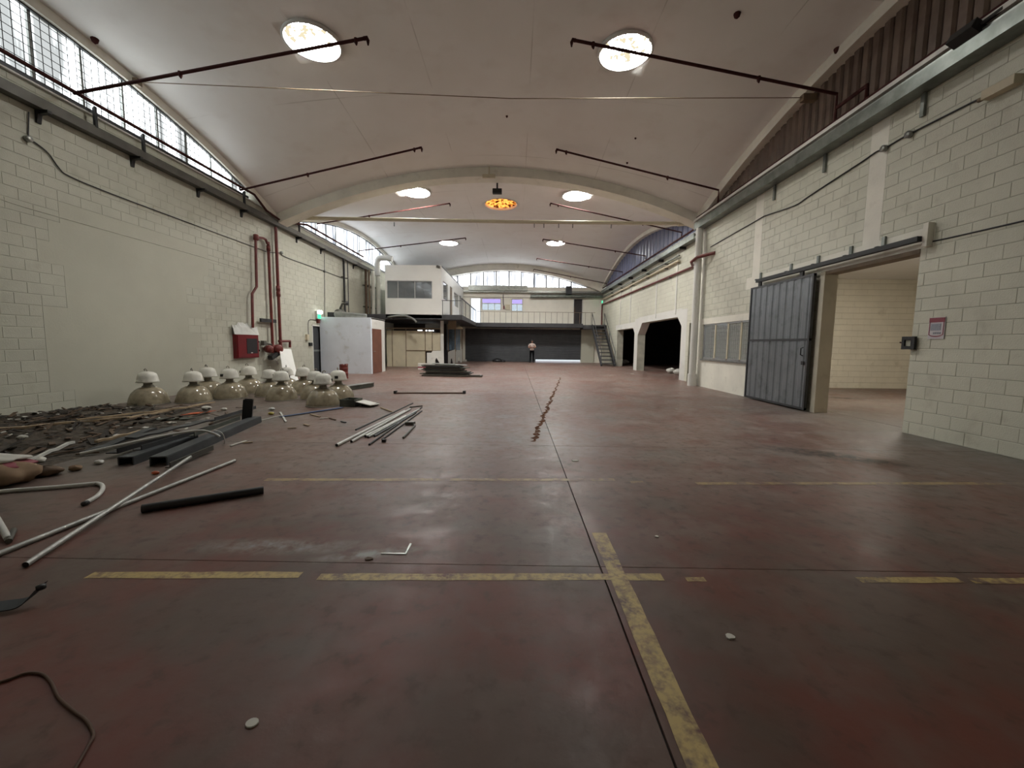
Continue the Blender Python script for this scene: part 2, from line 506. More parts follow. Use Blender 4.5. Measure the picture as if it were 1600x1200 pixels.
M('rust_streak', (.085, .032, .012), .95, var=.4, scale=5, dirt=((.17, .11, .085), .52, .62, 7), spec=.1)
rs = random.Random(9); A, B = [], []
for k in range(161):
    f_ = k / 160; x = .26 + (1.92 - .26) * f_; y = 5.55 + (16.67 - 5.55) * f_
    wd = (.060 - .03 * f_) * rs.uniform(.2, 1.2); j_ = rs.uniform(-.02, .02) + .02 * math.sin(k * .35)
    A.append((x - wd + j_, y, .002)); B.append((x + wd + j_, y, .002))
MB().strip(A, B).build('rust_stain', 'rust_streak', floor)
# block walls -------------------------------------------------------
BW, BH, JT = .40, .20, .012
_block_cache = {}
def block_mesh(plane, wd, ht, face, mat, seed):
    key = (plane, round(wd, 3), round(ht, 3), face, mat, seed)
    if key not in _block_cache:
        r = random.Random(seed); c = .003; d = .005 + r.uniform(-.001, .001)
        W, Hh = wd / 2, ht / 2
        lo = [(-W, -Hh), (W, -Hh), (W, Hh), (-W, Hh)]
        hi = [(-W + c, -Hh + c), (W - c, -Hh + c), (W - c, Hh - c), (-W + c, Hh - c)]
        def p3(a, b, h): return (face * h, a, b) if plane == 'X' else (a, face * h, b)
        b = MB()
        b.add([p3(a, q, 0) for a, q in lo] + [p3(a, q, d - c) for a, q in lo] + [p3(a, q, d) for a, q in hi],
              [(0, 1, 5, 4), (1, 2, 6, 5), (2, 3, 7, 6), (3, 0, 4, 7), (4, 5, 9, 8), (5, 6, 10, 9), (6, 7, 11, 10), (7, 4, 8, 11), (8, 9, 10, 11)])
        me = b.mesh('block'); me.materials.append(MATS[mat])
        _block_cache[key] = me
    return _block_cache[key]
def block_wall(name, plane, coord, face, a0, a1, z0, z1, holes=(), smooth=(), thick=.25, mat='block_paint', mortar='mortar', single=None, limit=300, plaster='plaster'):
    """plane X: wall at x = coord, runs along y; face = direction the blocks look"""
    def bx(b, r, lo, hi):
        l, h = sorted((coord + face * lo, coord + face * hi))
        if plane == 'X': b.box(l, h, r[0], r[1], r[2], r[3])
        else: b.box(r[0], r[1], l, h, r[2], r[3])
    core = MB()
    for r in rects_minus((a0, a1, z0, z1), holes): bx(core, r, -thick, -.005)
    wall = struct(core, name, mortar)
    for r in smooth:
        b = MB()
        for q in rects_minus(r, holes): bx(b, q, -.012, .001)
        b.build('plaster_patch', plaster, wall)
    cells = []
    nz = int(math.ceil((z1 - z0) / BH))
    for iz in range(nz):
        zb = z0 + iz * BH; off = BW / 2 if iz % 2 else 0
        k = math.floor(a0 / BW) - 1
        while k * BW + off < a1:
            p = k * BW + off
            r = (max(p, a0) + JT / 8, min(p + BW, a1) - JT / 8, zb + JT / 2, min(zb + BH, z1) - JT / 2)
            k += 1
            if r[1] - r[0] < .03 or r[3] - r[2] < .03: continue
            for q in rects_minus(r, list(holes) + list(smooth)):
                if q[1] - q[0] > .025 and q[3] - q[2] > .025: cells.append(q)
    def key(q):
        y = (q[0] + q[1]) / 2 if plane == 'X' else coord
        return y
    ones = []
    if single is not None:
        vis = sorted([q for q in cells if single(q)], key=lambda q: key(q) if plane == 'X' else -q[3])
        ones = vis[:limit]
    sset = set(ones)
    rest = MB()
    for i, q in enumerate(cells):
        wd, ht = q[1] - q[0], q[3] - q[2]; ca, cz = (q[0] + q[1]) / 2, (q[2] + q[3]) / 2
        base = coord - face * .005
        if q in sset:
            me = block_mesh(plane, wd, ht, face, mat, i % 4)
            o = bpy.data.objects.new('block', me); COL.objects.link(o); o.parent = wall
            o.location = (base, ca, cz) if plane == 'X' else (ca, base, cz)
        else:
            me = block_mesh(plane, wd, ht, face, mat, i % 4)
            off = Vector((base, ca, cz)) if plane == 'X' else Vector((ca, base, cz))
            rest.add([v.co + off for v in me.vertices], [tuple(p.vertices) for p in me.polygons])
    if rest.v: rest.build('blocks', mat, wall, kind='stuff')
    return wall

DOORL = (PX(488, 510, XL).y, PX(507, 510, XL).y, 0, 2.08)
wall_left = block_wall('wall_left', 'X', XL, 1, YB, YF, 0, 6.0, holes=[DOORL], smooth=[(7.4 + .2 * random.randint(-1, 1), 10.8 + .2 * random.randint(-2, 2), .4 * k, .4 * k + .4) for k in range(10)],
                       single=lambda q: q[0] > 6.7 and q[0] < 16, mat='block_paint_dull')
OPEN_R = (6.50, 8.55, 0, 3.0)
WIN_R = (11.0, 13.72, .97, 2.15)
PIL = [(7.25, 7.6, 3.32, 5.45), (10.72, 11.05, 3.32, 5.45), (13.85, 14.3, 0, 5.45)]
LINT = [(6.3, 11.3, 3.0, 3.32)]
wall_right = block_wall('wall_right', 'X', XR, -1, YB, YRIB, 0, 5.75, holes=[OPEN_R, WIN_R], smooth=PIL + LINT + [(11.05, 13.85, 2.15, 2.35), (11.05, 13.85, 0, .97), (6.50, 6.62, 0, 3.0)],
                        single=lambda q: q[0] > 5.1 and q[0] < 13.9, plaster='concrete_paint')
ARCH1 = (PX(1063, 545, XR2).y, PX(995.6, 545, XR2).y, 0, 2.62)
ARCH2 = (PX(990.6, 545, XR2).y, PX(963.5, 545, XR2).y, 0, 2.42)
SLOT = (15.2, 15.55, 0, 2.3)
wall_side = block_wall('wall_right_rear', 'X', XR2, -1, YRIB, YF, 0, 5.75, holes=[ARCH1, ARCH2, SLOT],
                       smooth=[(ARCH1[0] - .5, ARCH1[0], 0, 2.9), (ARCH1[1], ARCH2[0], 0, 2.9), (ARCH1[0], ARCH1[1], 2.62, 2.95), (ARCH2[0], ARCH2[1] + .4, 2.42, 2.75), (14.3, 14.9, 0, 5.7)], thick=.42, plaster='white_paint')
# haunches under the beam of the big opening
for (ya, dy) in ((ARCH1[0], .45), (ARCH1[1], -.7)):
    MB().prism([(XR2 - .002, ya, 2.63), (XR2 - .002, ya + dy, 2.63), (XR2 - .002, ya, 2.63 - abs(dy) * .9)], (.42, 0, 0)).build('haunch', 'white_paint', wall_side)
MB().prism([(XR2 - .002, ARCH2[0], 2.43), (XR2 - .002, ARCH2[0] + .35, 2.43), (XR2 - .002, ARCH2[0], 2.1)], (.42, 0, 0)).build('haunch', 'white_paint', wall_side)
for yv in (16.9, 19.3, 23.6, 25.9):
    MB().box(XR2 - .03, XR2, yv, yv + .09, 2.75, 5.3).build('pilaster_strip', 'white_paint', wall_side)
# wall behind the photographer
block_wall('wall_back', 'Y', YB, 1, XL, XR, 0, 6.3, thick=.25)
MB_b = MB()
n = 40
top = [(XL + (XR + .2 - XL) * k / n, 0) for k in range(n + 1)]
MB_b.prism([(x, YB - .2, 6.2) for x, _ in top] + [(x, YB - .2, shell_z(x, YB, 0) + .1) for x, _ in top][::-1], (0, .2, 0))
struct(MB_b, 'wall_back_gable', 'plaster')

# far wall ----------------------------------------------------------
def fw(u, v): return PY(u, v, YF)
def frect(u0, v0, u1, v1):
    a, b_ = fw(u0, v1), fw(u1, v0); return (a.x, b_.x, a.z, b_.z)
DOOR_FAR = frect(735.5, 466, 751, 503); DOOR_FAR = (DOOR_FAR[0], DOOR_FAR[1], 3.0, DOOR_FAR[3])
WIN_FAR1 = frect(752.5, 466, 783, 485); WIN_FAR2 = frect(799, 467, 817, 486.5)
DOOR_FAR2 = frect(896, 467.5, 910, 505); DOOR_FAR2 = (DOOR_FAR2[0], DOOR_FAR2[1], 3.0, DOOR_FAR2[3])
SH_X0, SH_X1 = fw(727, 540).x, fw(907.5, 540).x
SHUT = (SH_X0, SH_X1, 0, 2.6)
wf = MB()
for r in rects_minus((XL, XR2 + .1, 0, 5.85), [DOOR_FAR, WIN_FAR1, WIN_FAR2, DOOR_FAR2, SHUT]): wf.box(r[0], r[1], YF, YF + .22, r[2], r[3])
M('far_paint', (.84, .80, .70), .6, var=.04)
wall_far = struct(wf, 'wall_far', 'far_paint')

# roof shells --------------------------------------------------------
SKY = [(-4.34, 8.75, 0, .55, 'skylight_white'), (2.26, 8.98, 0, .55, 'skylight_white'),
       (-4.09, 16.25, 1, .56, 'skylight_rear'), (2.38, 16.45, 1, .56, 'skylight_rear'),
       (-.76, 18.3, 1, .74, 'skylight_orange'), (-4.3, 25.1, 1, .57, 'skylight_rear'), (2.37, 24.9, 1, .57, 'skylight_rear')]
SKY_LABEL = ['round white skylight above the left wall, behind the nearest left sprinkler pipe', 'round white skylight crossed by the nearest right sprinkler pipe',
             'round white skylight just beyond the concrete rib, left of the orange one', 'round white skylight just beyond the concrete rib, right of the orange one',
             'round orange skylight at the crown of the rear vault', 'small far round skylight at left above the upper office', 'small far round skylight at right above the rear balcony']
def make_shell(bay, x0, x1, y0, y1):
    nx, ny = 44, 44; th = .14
    b = MB(); vs = []
    for dz in (0, th):
        for j in range(ny + 1):
            for i in range(nx + 1):
                x = x0 + (x1 - x0) * i / nx; y = y0 + (y1 - y0) * j / ny
                vs.append((x, y, shell_z(x, y, bay) + dz))
    N = (nx + 1) * (ny + 1); fs = []
    def q(i, j): return j * (nx + 1) + i
    for j in range(ny):
        for i in range(nx):
            fs.append((q(i, j), q(i, j + 1), q(i + 1, j + 1), q(i + 1, j)))
            fs.append(tuple(N + k for k in (q(i, j), q(i + 1, j), q(i + 1, j + 1), q(i, j + 1))))
    for i in range(nx):
        fs.append((q(i, 0), q(i + 1, 0), N + q(i + 1, 0), N + q(i, 0))); fs.append((q(i + 1, ny), q(i, ny), N + q(i, ny), N + q(i + 1, ny)))
    for j in range(ny):
        fs.append((q(0, j + 1), q(0, j), N + q(0, j), N + q(0, j + 1))); fs.append((q(nx, j), q(nx, j + 1), N + q(nx, j + 1), N + q(nx, j)))
    b.add(vs, fs, False)
    o = struct(b, 'ceiling', 'ceiling_paint')
    cut = MB()
    for (x, y, bb, r, mt) in SKY:
        if bb != bay: continue
        z = shell_z(x, y, bay)
        n = 32
        ring = [(x + r * math.cos(2 * math.pi * k / n), y + r * math.sin(2 * math.pi * k / n), z - .6) for k in range(n)]
        cut.prism(ring, (0, 0, 1.2))
    co = cut.build('cutter', 'ceiling_paint', origin=(0, 0, 0))
    md = o.modifiers.new('holes', 'BOOLEAN'); md.operation = 'DIFFERENCE'; md.object = co; md.solver = 'EXACT'
    dg = bpy.context.evaluated_depsgraph_get(); dg.update()
    me = bpy.data.meshes.new_from_object(o.evaluated_get(dg))
    o.modifiers.clear(); o.data = me
    me.polygons.foreach_set('use_smooth', [abs(p.normal.z) > .6 for p in me.polygons])
    bpy.data.objects.remove(co)
    return o
ceil_near = make_shell(0, XL - .1, XR + .25, YB - .05, YRIB + .15)
ceil_far = make_shell(1, XL - .1, XR2 + .1, YRIB + .45, YF + .1)

def box_sweep_y(xa, xb, zfun_lo, zfun_hi, y0, y1, n=36):
    secs = []
    for k in range(n + 1):
        y = y0 + (y1 - y0) * k / n
        secs.append([(xa, y, zfun_lo(y)), (xb, y, zfun_lo(y)), (xb, y, zfun_hi(y)), (xa, y, zfun_hi(y))])
    return MB().sweep(secs)
def box_sweep_x(ya, yb, zlo, zhi, x0, x1, n=40):
    secs = []
    for k in range(n + 1):
        x = x0 + (x1 - x0) * k / n
        secs.append([(x, ya, zlo(x)), (x, yb, zlo(x)), (x, yb, zhi(x)), (x, ya, zhi(x))])
    return MB().sweep(secs)
# cast ribs and edge arches
ribz = lambda x: 5.58 + 1.68 * (1 - ((x - XC) / HX) ** 2)
struct(box_sweep_x(YRIB, YRIB + .55, ribz, lambda x: ribz(x) + .55, XL, XR2), 'trim_1', 'concrete_paint')
farz = lambda x: 5.42 + 1.68 * (1 - ((x - XC) / (HX + .1)) ** 2)
struct(box_sweep_x(YF - .35, YF + .1, farz, lambda x: farz(x) + .62, XL, XR2), 'trim_2', 'concrete_paint')
k_ = 3
for bay, (y0, y1), xr in ((0, (YB, YRIB), XR), (1, (YRIB + .5, YF - .3), XR2)):
    for xa, xb in ((XL - .12, XL + .14), (xr - .14, xr + .12)):
        struct(box_sweep_y(xa, xb, lambda y: lun_z(y, bay), lambda y: lun_z(y, bay) + .46, y0, y1), 'trim_%d' % k_, 'concrete_paint'); k_ += 1

# skylights
for i, (x, y, bay, r, mt) in enumerate(SKY):
    z = shell_z(x, y, bay)
    t = thing('skylight', SKY_LABEL[i], 'skylight', (x, y, z - .03))
    big = r > .6
    MB().lathe([(r - .012, -.06), (r + .03, -.06), (r + .03, .0), (r - .012, .42), (r - .012, -.06)], (x, y, z + .02), 32).build('curb', 'plastic_orange' if False else 'white_paint', t)
    prof = [(r - .02, .0), (r * .9, .07), (r * .7, .14), (r * .4, .19), (.02, .21)]
    MB().lathe(prof, (x, y, z + (.05 if big else .13)), 32).build('dome', mt, t)

# ------------------------------------------------------------------ lunettes
def pane_poly(x, ya, yb, zb, bay, th, n=4):
    ys = [ya + (yb - ya) * k / n for k in range(n + 1)]
    return [(x, ya, zb)] + [(x, yb, zb)] + [(x, y, max(zb + .01, lun_z(y, bay) + .03)) for y in ys[::-1]]
def lunette_left(nm, bay, y0, y1, zb, step, mesh, pm):
    win = MB()
    # frame: the bar at the bottom and the one following the arch
    secs = []
    for k in range(41):
        y = y0 + (y1 - y0) * k / 40; z = max(zb + .02, lun_z(y, bay))
        secs.append([(XL + .02, y, z - .03), (XL + .07, y, z - .03), (XL + .07, y, z + .03), (XL + .02, y, z + .03)])
    win.sweep(secs); win.box(XL + .02, XL + .07, y0, y1, zb - .03, zb + .03)
    w_ = struct(win, nm, 'dark_grey')
    k = 0; y = y0
    while y < y1 - .05:
        ye = min(y + step, y1)
        if max(lun_z(y, bay), lun_z(ye, bay)) > zb + .05:
            MB().prism(pane_poly(XL - .03 - .012 * (k % 2), y + .004, ye - .004, zb, bay, 0), (-.012, 0, 0)).build('pane', pm, w_)
            zt = lun_z(y, bay)
            if zt > zb + .05 and k:
                MB().box(XL - .02, XL + .02, y - .02, y + .02, zb, zt).build('mullion', 'galv', w_)
        y = ye; k += 1
    if mesh:
        b = MB(); y = y0 + .1
        while y < y1:
            zt = lun_z(y, bay)
            if zt > zb + .08: b.box(XL + .04, XL + .046, y, y + .010, zb, zt)
            y += .14
        z = zb + .12
        while z < 7.2:
            ys = [y0 + (y1 - y0) * k / 120 for k in range(121)]
            ok = [q for q in ys if lun_z(q, bay) > z]
            if len(ok) > 1: b.box(XL + .046, XL + .052, ok[0], ok[-1], z, z + .010)
            z += .14
        b.build('wire_mesh', 'black_iron', w_, kind='stuff')
    return w_
lunette_left('window_1', 0, .0, 12.95, 5.99, .82, True, 'pane_left')
lunette_left('window_2', 1, 15.4, 30.5, 5.99, .95, False, 'pane_rear')
# outside of the left lunettes nothing is seen: the panes are weathered white sheets
MB_s = MB().prism([(XL - .03, 0, 5.93), (XL + .06, 0, 5.93), (XL + .06, 0, 5.96), (XL - .03, 0, 5.98)], (0, YRIB - .0, 0))
MB_s.v = [(x, y - .0, z) for x, y, z in MB_s.v]
struct(MB_s, 'trim_20', 'white_paint')
struct(MB().prism([(XL - .03, YRIB + .55, 5.93), (XL + .06, YRIB + .55, 5.93), (XL + .06, YRIB + .55, 5.96), (XL - .03, YRIB + .55, 5.98)], (0, 16, 0)), 'trim_21', 'white_paint')
# right lunettes: closed with ribbed sheets
def lunette_right(nm, bay, x, y0, y1, zb, step, mat, depth):
    back = MB()
    ys = [y0 + (y1 - y0) * k / 50 for k in range(51)]
    back.prism([(x + .10, y0, zb), (x + .10, y1, zb)] + [(x + .10, y, max(zb + .01, lun_z(y, bay) + .05)) for y in ys[::-1]], (.05, 0, 0))
    w_ = struct(back, nm, mat)
    y = y0; k = 0
    while y < y1 - .02:
        ye = min(y + step, y1); g = step * .12
        zt0, zt1 = lun_z(y + g, bay) + .04, lun_z(ye - g, bay) + .04
        if min(zt0, zt1) > zb + .03:
            pr = [(x + .09, y + g * .5, 0), (x + .09 - depth, y + 2 * g, 0), (x + .09 - depth, ye - 2 * g, 0), (x + .09, ye - g * .5, 0)]
            b = MB(); vs = [(p[0], p[1], zb) for p in pr] + [(p[0], p[1], lun_z(p[1], bay) + .04) for p in pr]
            b.add(vs, [(0, 1, 5, 4), (1, 2, 6, 5), (2, 3, 7, 6), (3, 0, 4, 7), (0, 3, 2, 1), (4, 5, 6, 7)])
            b.build('cladding_strip', mat, w_)
        y = ye; k += 1
    return w_
lr1 = lunette_right('window_3', 0, XR, .3, 13.6, 5.75, .21, 'brown_cladding', .035)
lr2 = lunette_right('window_4', 1, XR2, 15.2, 30.6, 5.72, .52, 'blue_cladding', .03)
struct(MB().box(XR - .28, XR + .1, YB, YRIB, 5.75, 5.82), 'trim_22', 'white_paint')
struct(MB().box(XR2 - .12, XR2 + .1, YRIB + .5, YF, 5.62, 5.70), 'trim_23', 'white_paint')
# far lunette
fwz = lambda x: farz(x) - .01
w3 = MB()
FX0, FX1, FZB = fw(690, 440).x, fw(917, 455).x, 5.86
secs = []
for k in range(41):
    x = FX0 + (FX1 - FX0) * k / 40; z = max(FZB + .02, fwz(x))
    secs.append([(x, YF + .02, z - .03), (x, YF + .07, z - .03), (x, YF + .07, z + .03), (x, YF + .02, z + .03)])
w3.sweep(secs); w3.box(FX0, FX1, YF + .02, YF + .07, FZB - .03, FZB + .03)
win3 = struct(w3, 'window_5', 'aluminium')
mull = [fw(u, 440).x for u in (715, 735.5, 755.5, 775.5, 795.5, 814.5, 834.5, 853.5, 873.5, 893)]
edges = [FX0] + mull + [FX1]
for i in range(len(edges) - 1):
    xs = [edges[i] + (edges[i + 1] - edges[i]) * k / 4 for k in range(5)]
    MB().prism([(xs[0], YF + .08, FZB), (xs[-1], YF + .08, FZB)] + [(x, YF + .08, max(FZB + .01, fwz(x) + .06)) for x in xs[::-1]], (0, .01, 0)).build('pane', 'pane_far', win3)
for x in mull:
    MB().box(x - .04, x + .04, YF - .02, YF + .07, FZB, fwz(x)).build('mullion', 'dark_grey', win3)
# gable infill behind the ribs so that no daylight leaks
g = MB()
xs = [XL + (XR2 + .1 - XL) * k / 40 for k in range(41)]
lowx = [x for x in xs if x <= FX0]; hix = [x for x in xs if x >= FX1]
for seg in (lowx + [FX0], [FX1] + hix):
    g.prism([(x, YF + .02, 5.8) for x in seg] + [(x, YF + .02, farz(x) + .4) for x in seg][::-1], (0, .15, 0))
struct(g, 'wall_far_gable', 'plaster')

# ------------------------------------------------------------------ side room seen through the sliding door
SRY, SRX, SRZ = 13.7, 14.6, 3.75
block_wall('wall_side_room_far', 'Y', SRY, -1, XR + .25, SRX, 0, SRZ, mat='cream_block', mortar='cream_mortar', thick=.2,
           single=lambda q: q[0] > 8.5, limit=260)
struct(MB().box(SRX, SRX + .2, 3.5, SRY + .2, 0, SRZ), 'wall_side_room_right', 'cream_block')
struct(MB().box(XR + .25, SRX, 3.3, 3.5, 0, SRZ), 'wall_side_room_near', 'cream_block')
struct(MB().box(XR + .25, SRX + .2, 3.3, SRY + .2, SRZ, SRZ + .15), 'ceiling_side_room', 'ceiling_paint')
# dark store behind the openings
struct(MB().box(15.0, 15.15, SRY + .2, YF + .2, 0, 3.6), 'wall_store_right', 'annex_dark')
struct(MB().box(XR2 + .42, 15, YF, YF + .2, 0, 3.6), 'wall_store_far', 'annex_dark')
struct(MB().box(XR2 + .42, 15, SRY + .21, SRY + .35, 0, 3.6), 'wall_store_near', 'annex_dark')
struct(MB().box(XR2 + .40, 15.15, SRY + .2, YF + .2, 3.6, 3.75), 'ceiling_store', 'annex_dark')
struct(MB().box(XR, XR2 + .42, YRIB - .2, YRIB + .02, 0, 5.75), 'trim_24', 'white_paint')
# yard outside the shutter
struct(MB().box(-14, 14, YF + .6, YF + 14, -.35, -.02), 'ground', 'outside_ground')
#==OBJECTS==
# ================================================================== THINGS
# ---- doors and windows of the setting
# left steel door
dl = MB(); y0, y1 = DOORL[0], DOORL[1]
dl.box(XL - .12, XL + .02, y0 - .05, y0, 0, 2.13); dl.box(XL - .12, XL + .02, y1, y1 + .05, 0, 2.13); dl.box(XL - .12, XL + .02, y0 - .05, y1 + .05, 2.08, 2.13)
door1 = struct(dl, 'door_1', 'white_paint')
MB().box(XL - .10, XL - .05, y0, y1, .02, .98).build('door_panel', 'dark_grey', door1)
MB().box(XL - .10, XL - .05, y0, y1, 1.06, 2.08).build('door_panel', 'dark_grey', door1)
MB().box(XL - .10, XL - .03, y0, y1, .98, 1.06).build('push_bar', 'galv', door1)
# sliding door: frame, ribbed sheets, rollers
SDX = XR - .13
sd_y0, sd_y1 = PX(1274, 430, SDX).y, PX(1175, 450, SDX).y
sd = thing('sliding_door', 'tall grey ribbed steel sliding door pushed open along the right wall', 'door', (SDX, (sd_y0 + sd_y1) / 2, 0))
fr = MB()
for ya in (sd_y0, sd_y1 - .05): fr.box(SDX - .03, SDX + .03, ya, ya + .05, .03, 2.98)
for za in (.03, 1.55, 2.93): fr.box(SDX - .025, SDX + .03, sd_y0, sd_y1, za, za + .05)
fr.build('frame', 'dark_grey', sd)
nr = 9; stp = (sd_y1 - sd_y0 - .1) / nr
for za, zb in ((.08, 1.55), (1.60, 2.93)):
    for k in range(nr):
        a = sd_y0 + .05 + k * stp; b_ = a + stp
        pr = [(SDX - .005, a), (SDX - .005, a + stp * .30), (SDX - .020, a + stp * .42), (SDX - .020, a + stp * .88), (SDX - .005, b_), (SDX + .01, b_), (SDX + .01, a)]
        MB().prism([(p[0], p[1], za) for p in pr], (0, 0, zb - za)).build('ribbed_sheet', 'door_grey', sd)
MB().tube([(SDX - .05, sd_y0 + .12, 1.22), (SDX - .10, sd_y0 + .12, 1.24), (SDX - .10, sd_y0 + .12, 1.38), (SDX - .05, sd_y0 + .12, 1.40)], .012).build('handle', 'black_iron', sd)
MB().box(SDX - .05, SDX - .03, sd_y0 + .08, sd_y0 + .16, 1.02, 1.10).build('lock', 'black_iron', sd)
for ya in (sd_y0 + .35, sd_y1 - .4):
    o = MB().box(SDX - .02, SDX + .02, ya, ya + .10, 2.98, 3.09).build('roller_hanger', 'black_iron', sd)
# track above it
tr_y0, tr_y1 = PX(1437, 378, SDX).y, PX(1183, 443, SDX).y
tk = thing('door_track', 'black steel overhead rail carrying the grey sliding door', 'rail', (SDX, (tr_y0 + tr_y1) / 2, 3.05))
MB().box(SDX - .045, SDX + .045, tr_y0, tr_y1, 3.09, 3.17).build('rail', 'black_iron', tk)
for u in (1184, 1230, 1271, 1320, 1369):
    y = PX(u, 400, SDX).y
    MB().box(XR - .035, XR - .001, y - .03, y + .03, 3.16, 3.36).build('bracket', 'tray_galv', tk); MB().box(SDX - .02, XR, y - .03, y + .03, 3.16, 3.19).build('bracket_arm', 'black_iron', tk)
MB().box(XR - .10, XR, tr_y0 - .08, tr_y0 + .0, 3.0, 3.36).build('end_stop', 'concrete_paint', tk)
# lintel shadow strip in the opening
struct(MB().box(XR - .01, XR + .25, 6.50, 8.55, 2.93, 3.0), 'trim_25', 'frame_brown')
struct(MB().box(XR - .02, XR + .26, 8.42, 8.55, 0, 2.99), 'trim_26', 'cream_block')
# keeper plate on the jamb
kp = thing('latch_keeper', 'black steel square latch keeper on the door jamb edge', 'latch', (XR, 6.5, 1.35))
c = PX(1424, 536, XR)
q = MB(); s_ = .105
for (a0, a1, b0, b1) in ((-s_, -.045, -s_, s_), (.06, s_, -s_, s_), (-.045, .06, -s_, -.05), (-.045, .06, .05, s_)):
    q.box(XR - .06, XR - .02, c.y + a0, c.y + a1, c.z + b0, c.z + b1)
q.build('plate', 'black_iron', kp)
MB().box(XR - .035, XR - .02, c.y - .045, c.y + .06, c.z - .05, c.z + .05).build('inset', 'plaster', kp)
MB().tube([(XR - .04, c.y + .1, c.z), (XR - .04, c.y + .15, c.z + .01)], .012).build('pin', 'pipe_rust', kp)
# safety notice
a, b_ = PX(1453, 495, XR - .01), PX(1474.5, 529, XR - .01)
ya, yb = min(a.y, b_.y), max(a.y, b_.y); zt, zb = 1.885, 1.555
X_ = XR - .012
sg = thing('safety_notice', 'red and white safety notice with pictogram block beside the door opening', 'sign', (XR - .01, (ya + yb) / 2, zb))
MB().box(X_, XR - .002, ya, yb, zb, zt).build('board', 'sign_white', sg)
MB().box(X_ - .004, X_, ya + .005, yb - .005, zt - .075, zt - .005).build('header_band', 'sign_red', sg)
for yy in (ya + .012, yb - .02): MB().box(X_ - .004, X_, yy, yy + .010, zb + .06, zt - .07).build('border', 'sign_red', sg)
arcp = []; yc = (ya + yb) / 2; hw = (yb - ya) / 2 - .012
out_, in_ = [], []
for k in range(13):
    t_ = math.pi * k / 12
    out_.append((X_ - .004, yc + hw * math.cos(t_), zb + .075 - .045 * math.sin(t_))); in_.append((X_ - .004, yc + (hw - .012) * math.cos(t_), zb + .075 - .028 * math.sin(t_)))
MB().strip(out_, in_).build('lower_arc', 'sign_red', sg)
MB().box(X_ - .004, X_, ya + .055, yb - .035, zt - .20, zt - .095).build('text_block', 'sign_grey', sg)
for k in range(4):
    MB().box(X_ - .004, X_, ya + .05 + k * .03, ya + .07 + k * .03, zb + .075, zb + .105).build('pictogram', 'sign_grey', sg)
# barred interior window
wy0, wy1, wz0, wz1 = WIN_R
wb = MB()
wb.box(XR + .02, XR + .08, wy0, wy1, wz0, wz0 + .05); wb.box(XR + .02, XR + .08, wy0, wy1, wz1 - .05, wz1)
wb.box(XR + .02, XR + .08, wy0, wy0 + .05, wz0, wz1); wb.box(XR + .02, XR + .08, wy1 - .05, wy1, wz0, wz1)
w4 = struct(wb, 'window_6', 'aluminium')
for u in (1116, 1135.5, 1156):
    y = PX(u, 530, XR).y; MB().box(XR + .02, XR + .08, y - .03, y + .03, wz0, wz1).build('mullion', 'panel_cream', w4)
b = MB(); y = wy0 + .1
while y < wy1: b.box(XR + .10, XR + .112, y, y + .012, wz0, wz1); y += .105
z = wz0 + .1
while z < wz1: b.box(XR + .112, XR + .124, wy0, wy1, z, z + .012); z += .13
b.build('security_grille', 'frame_brown', w4, kind='stuff')
MB().box(XR + .04, XR + .046, wy0 + .05, wy1 - .05, wz0 + .05, wz1 - .05).build('pane', 'window_glass', w4)
MB().box(XR - .05, XR + .02, wy0 - .02, wy1 + .02, wz0 - .05, wz0).build('window_sill', 'galv', w4)
# side room: ceiling light added out of view to brighten it, and exit sign
ft = thing('added_fill_light', 'added unseen ceiling light brightening the side room behind the sliding door', 'light', (9.6, 9.2, 3.62))
MB().box(9.0, 10.2, 9.05, 9.35, 3.66, 3.75).build('housing', 'plastic_white', ft)
MB().box(9.03, 10.17, 9.08, 9.32, 3.62, 3.66).build('tube', 'fill_warm', ft)  # glowing box of the added light
c = PY(1388, 410, 11.5)
ex = thing('exit_sign', 'green lit exit sign high inside the side room', 'sign', (c.x, 11.5, c.z - .1))
MB().box(c.x - .2, c.x + .2, 11.5, 11.56, c.z - .05, c.z + .14).build('housing', 'plastic_white', ex)
MB().box(c.x - .19, c.x + .19, 11.49, 11.5, c.z - .04, c.z + .13).build('lit_face', 'exit_green', ex)
MB().box(c.x - .01, c.x + .01, 11.52, 11.54, c.z + .14, SRZ).build('hanger', 'galv', ex)
c = PY(1290, 478, SRY - .05)
tag(MB().box(c.x - .20, c.x + .22, SRY - .10, SRY, c.z - .06, c.z + .04).build('wall_shelf', 'wood_dark'), 'small dark bracket shelf on the cream side room wall', 'shelf')

# ---- service runs on the walls
# left cable tray
tl = thing('cable_tray', 'long dark cable trunking along the left wall under the windows', 'cable tray', (XL + .15, 10, 5.5))
b = MB(); b.box(XL + .02, XL + .18, -1.2, 24.0, 5.50, 5.53); b.box(XL + .17, XL + .19, -1.2, 24.0, 5.50, 5.68); b.box(XL + .02, XL + .04, -1.2, 24, 5.50, 5.66)
b.build('tray', 'tray_dark', tl)
for u, v in ((72, 187), (217, 255), (318, 302), (385, 337), (470, 378), (507, 395), (557, 425)):
    y = PX(u, v, XL + .2).y
    o = MB().prism([(XL, y, 5.50), (XL + .24, y, 5.50), (XL + .24, y, 5.45), (XL + .06, y, 5.43), (XL + .03, y, 5.28), (XL, y, 5.28)], (0, .07, 0)).build('bracket', 'black_iron', tl)
for u, v in ((153, 190), (228, 230), (385, 320), (470, 355)):
    y = PX(u, v, XL + .25).y
    MB().prism([(XL + .15, y, 6.02), (XL + .20, y, 6.06), (XL + .20, y, 5.66), (XL + .15, y, 5.66)], (0, .05, 0)).build('hanger', 'black_iron', tl)
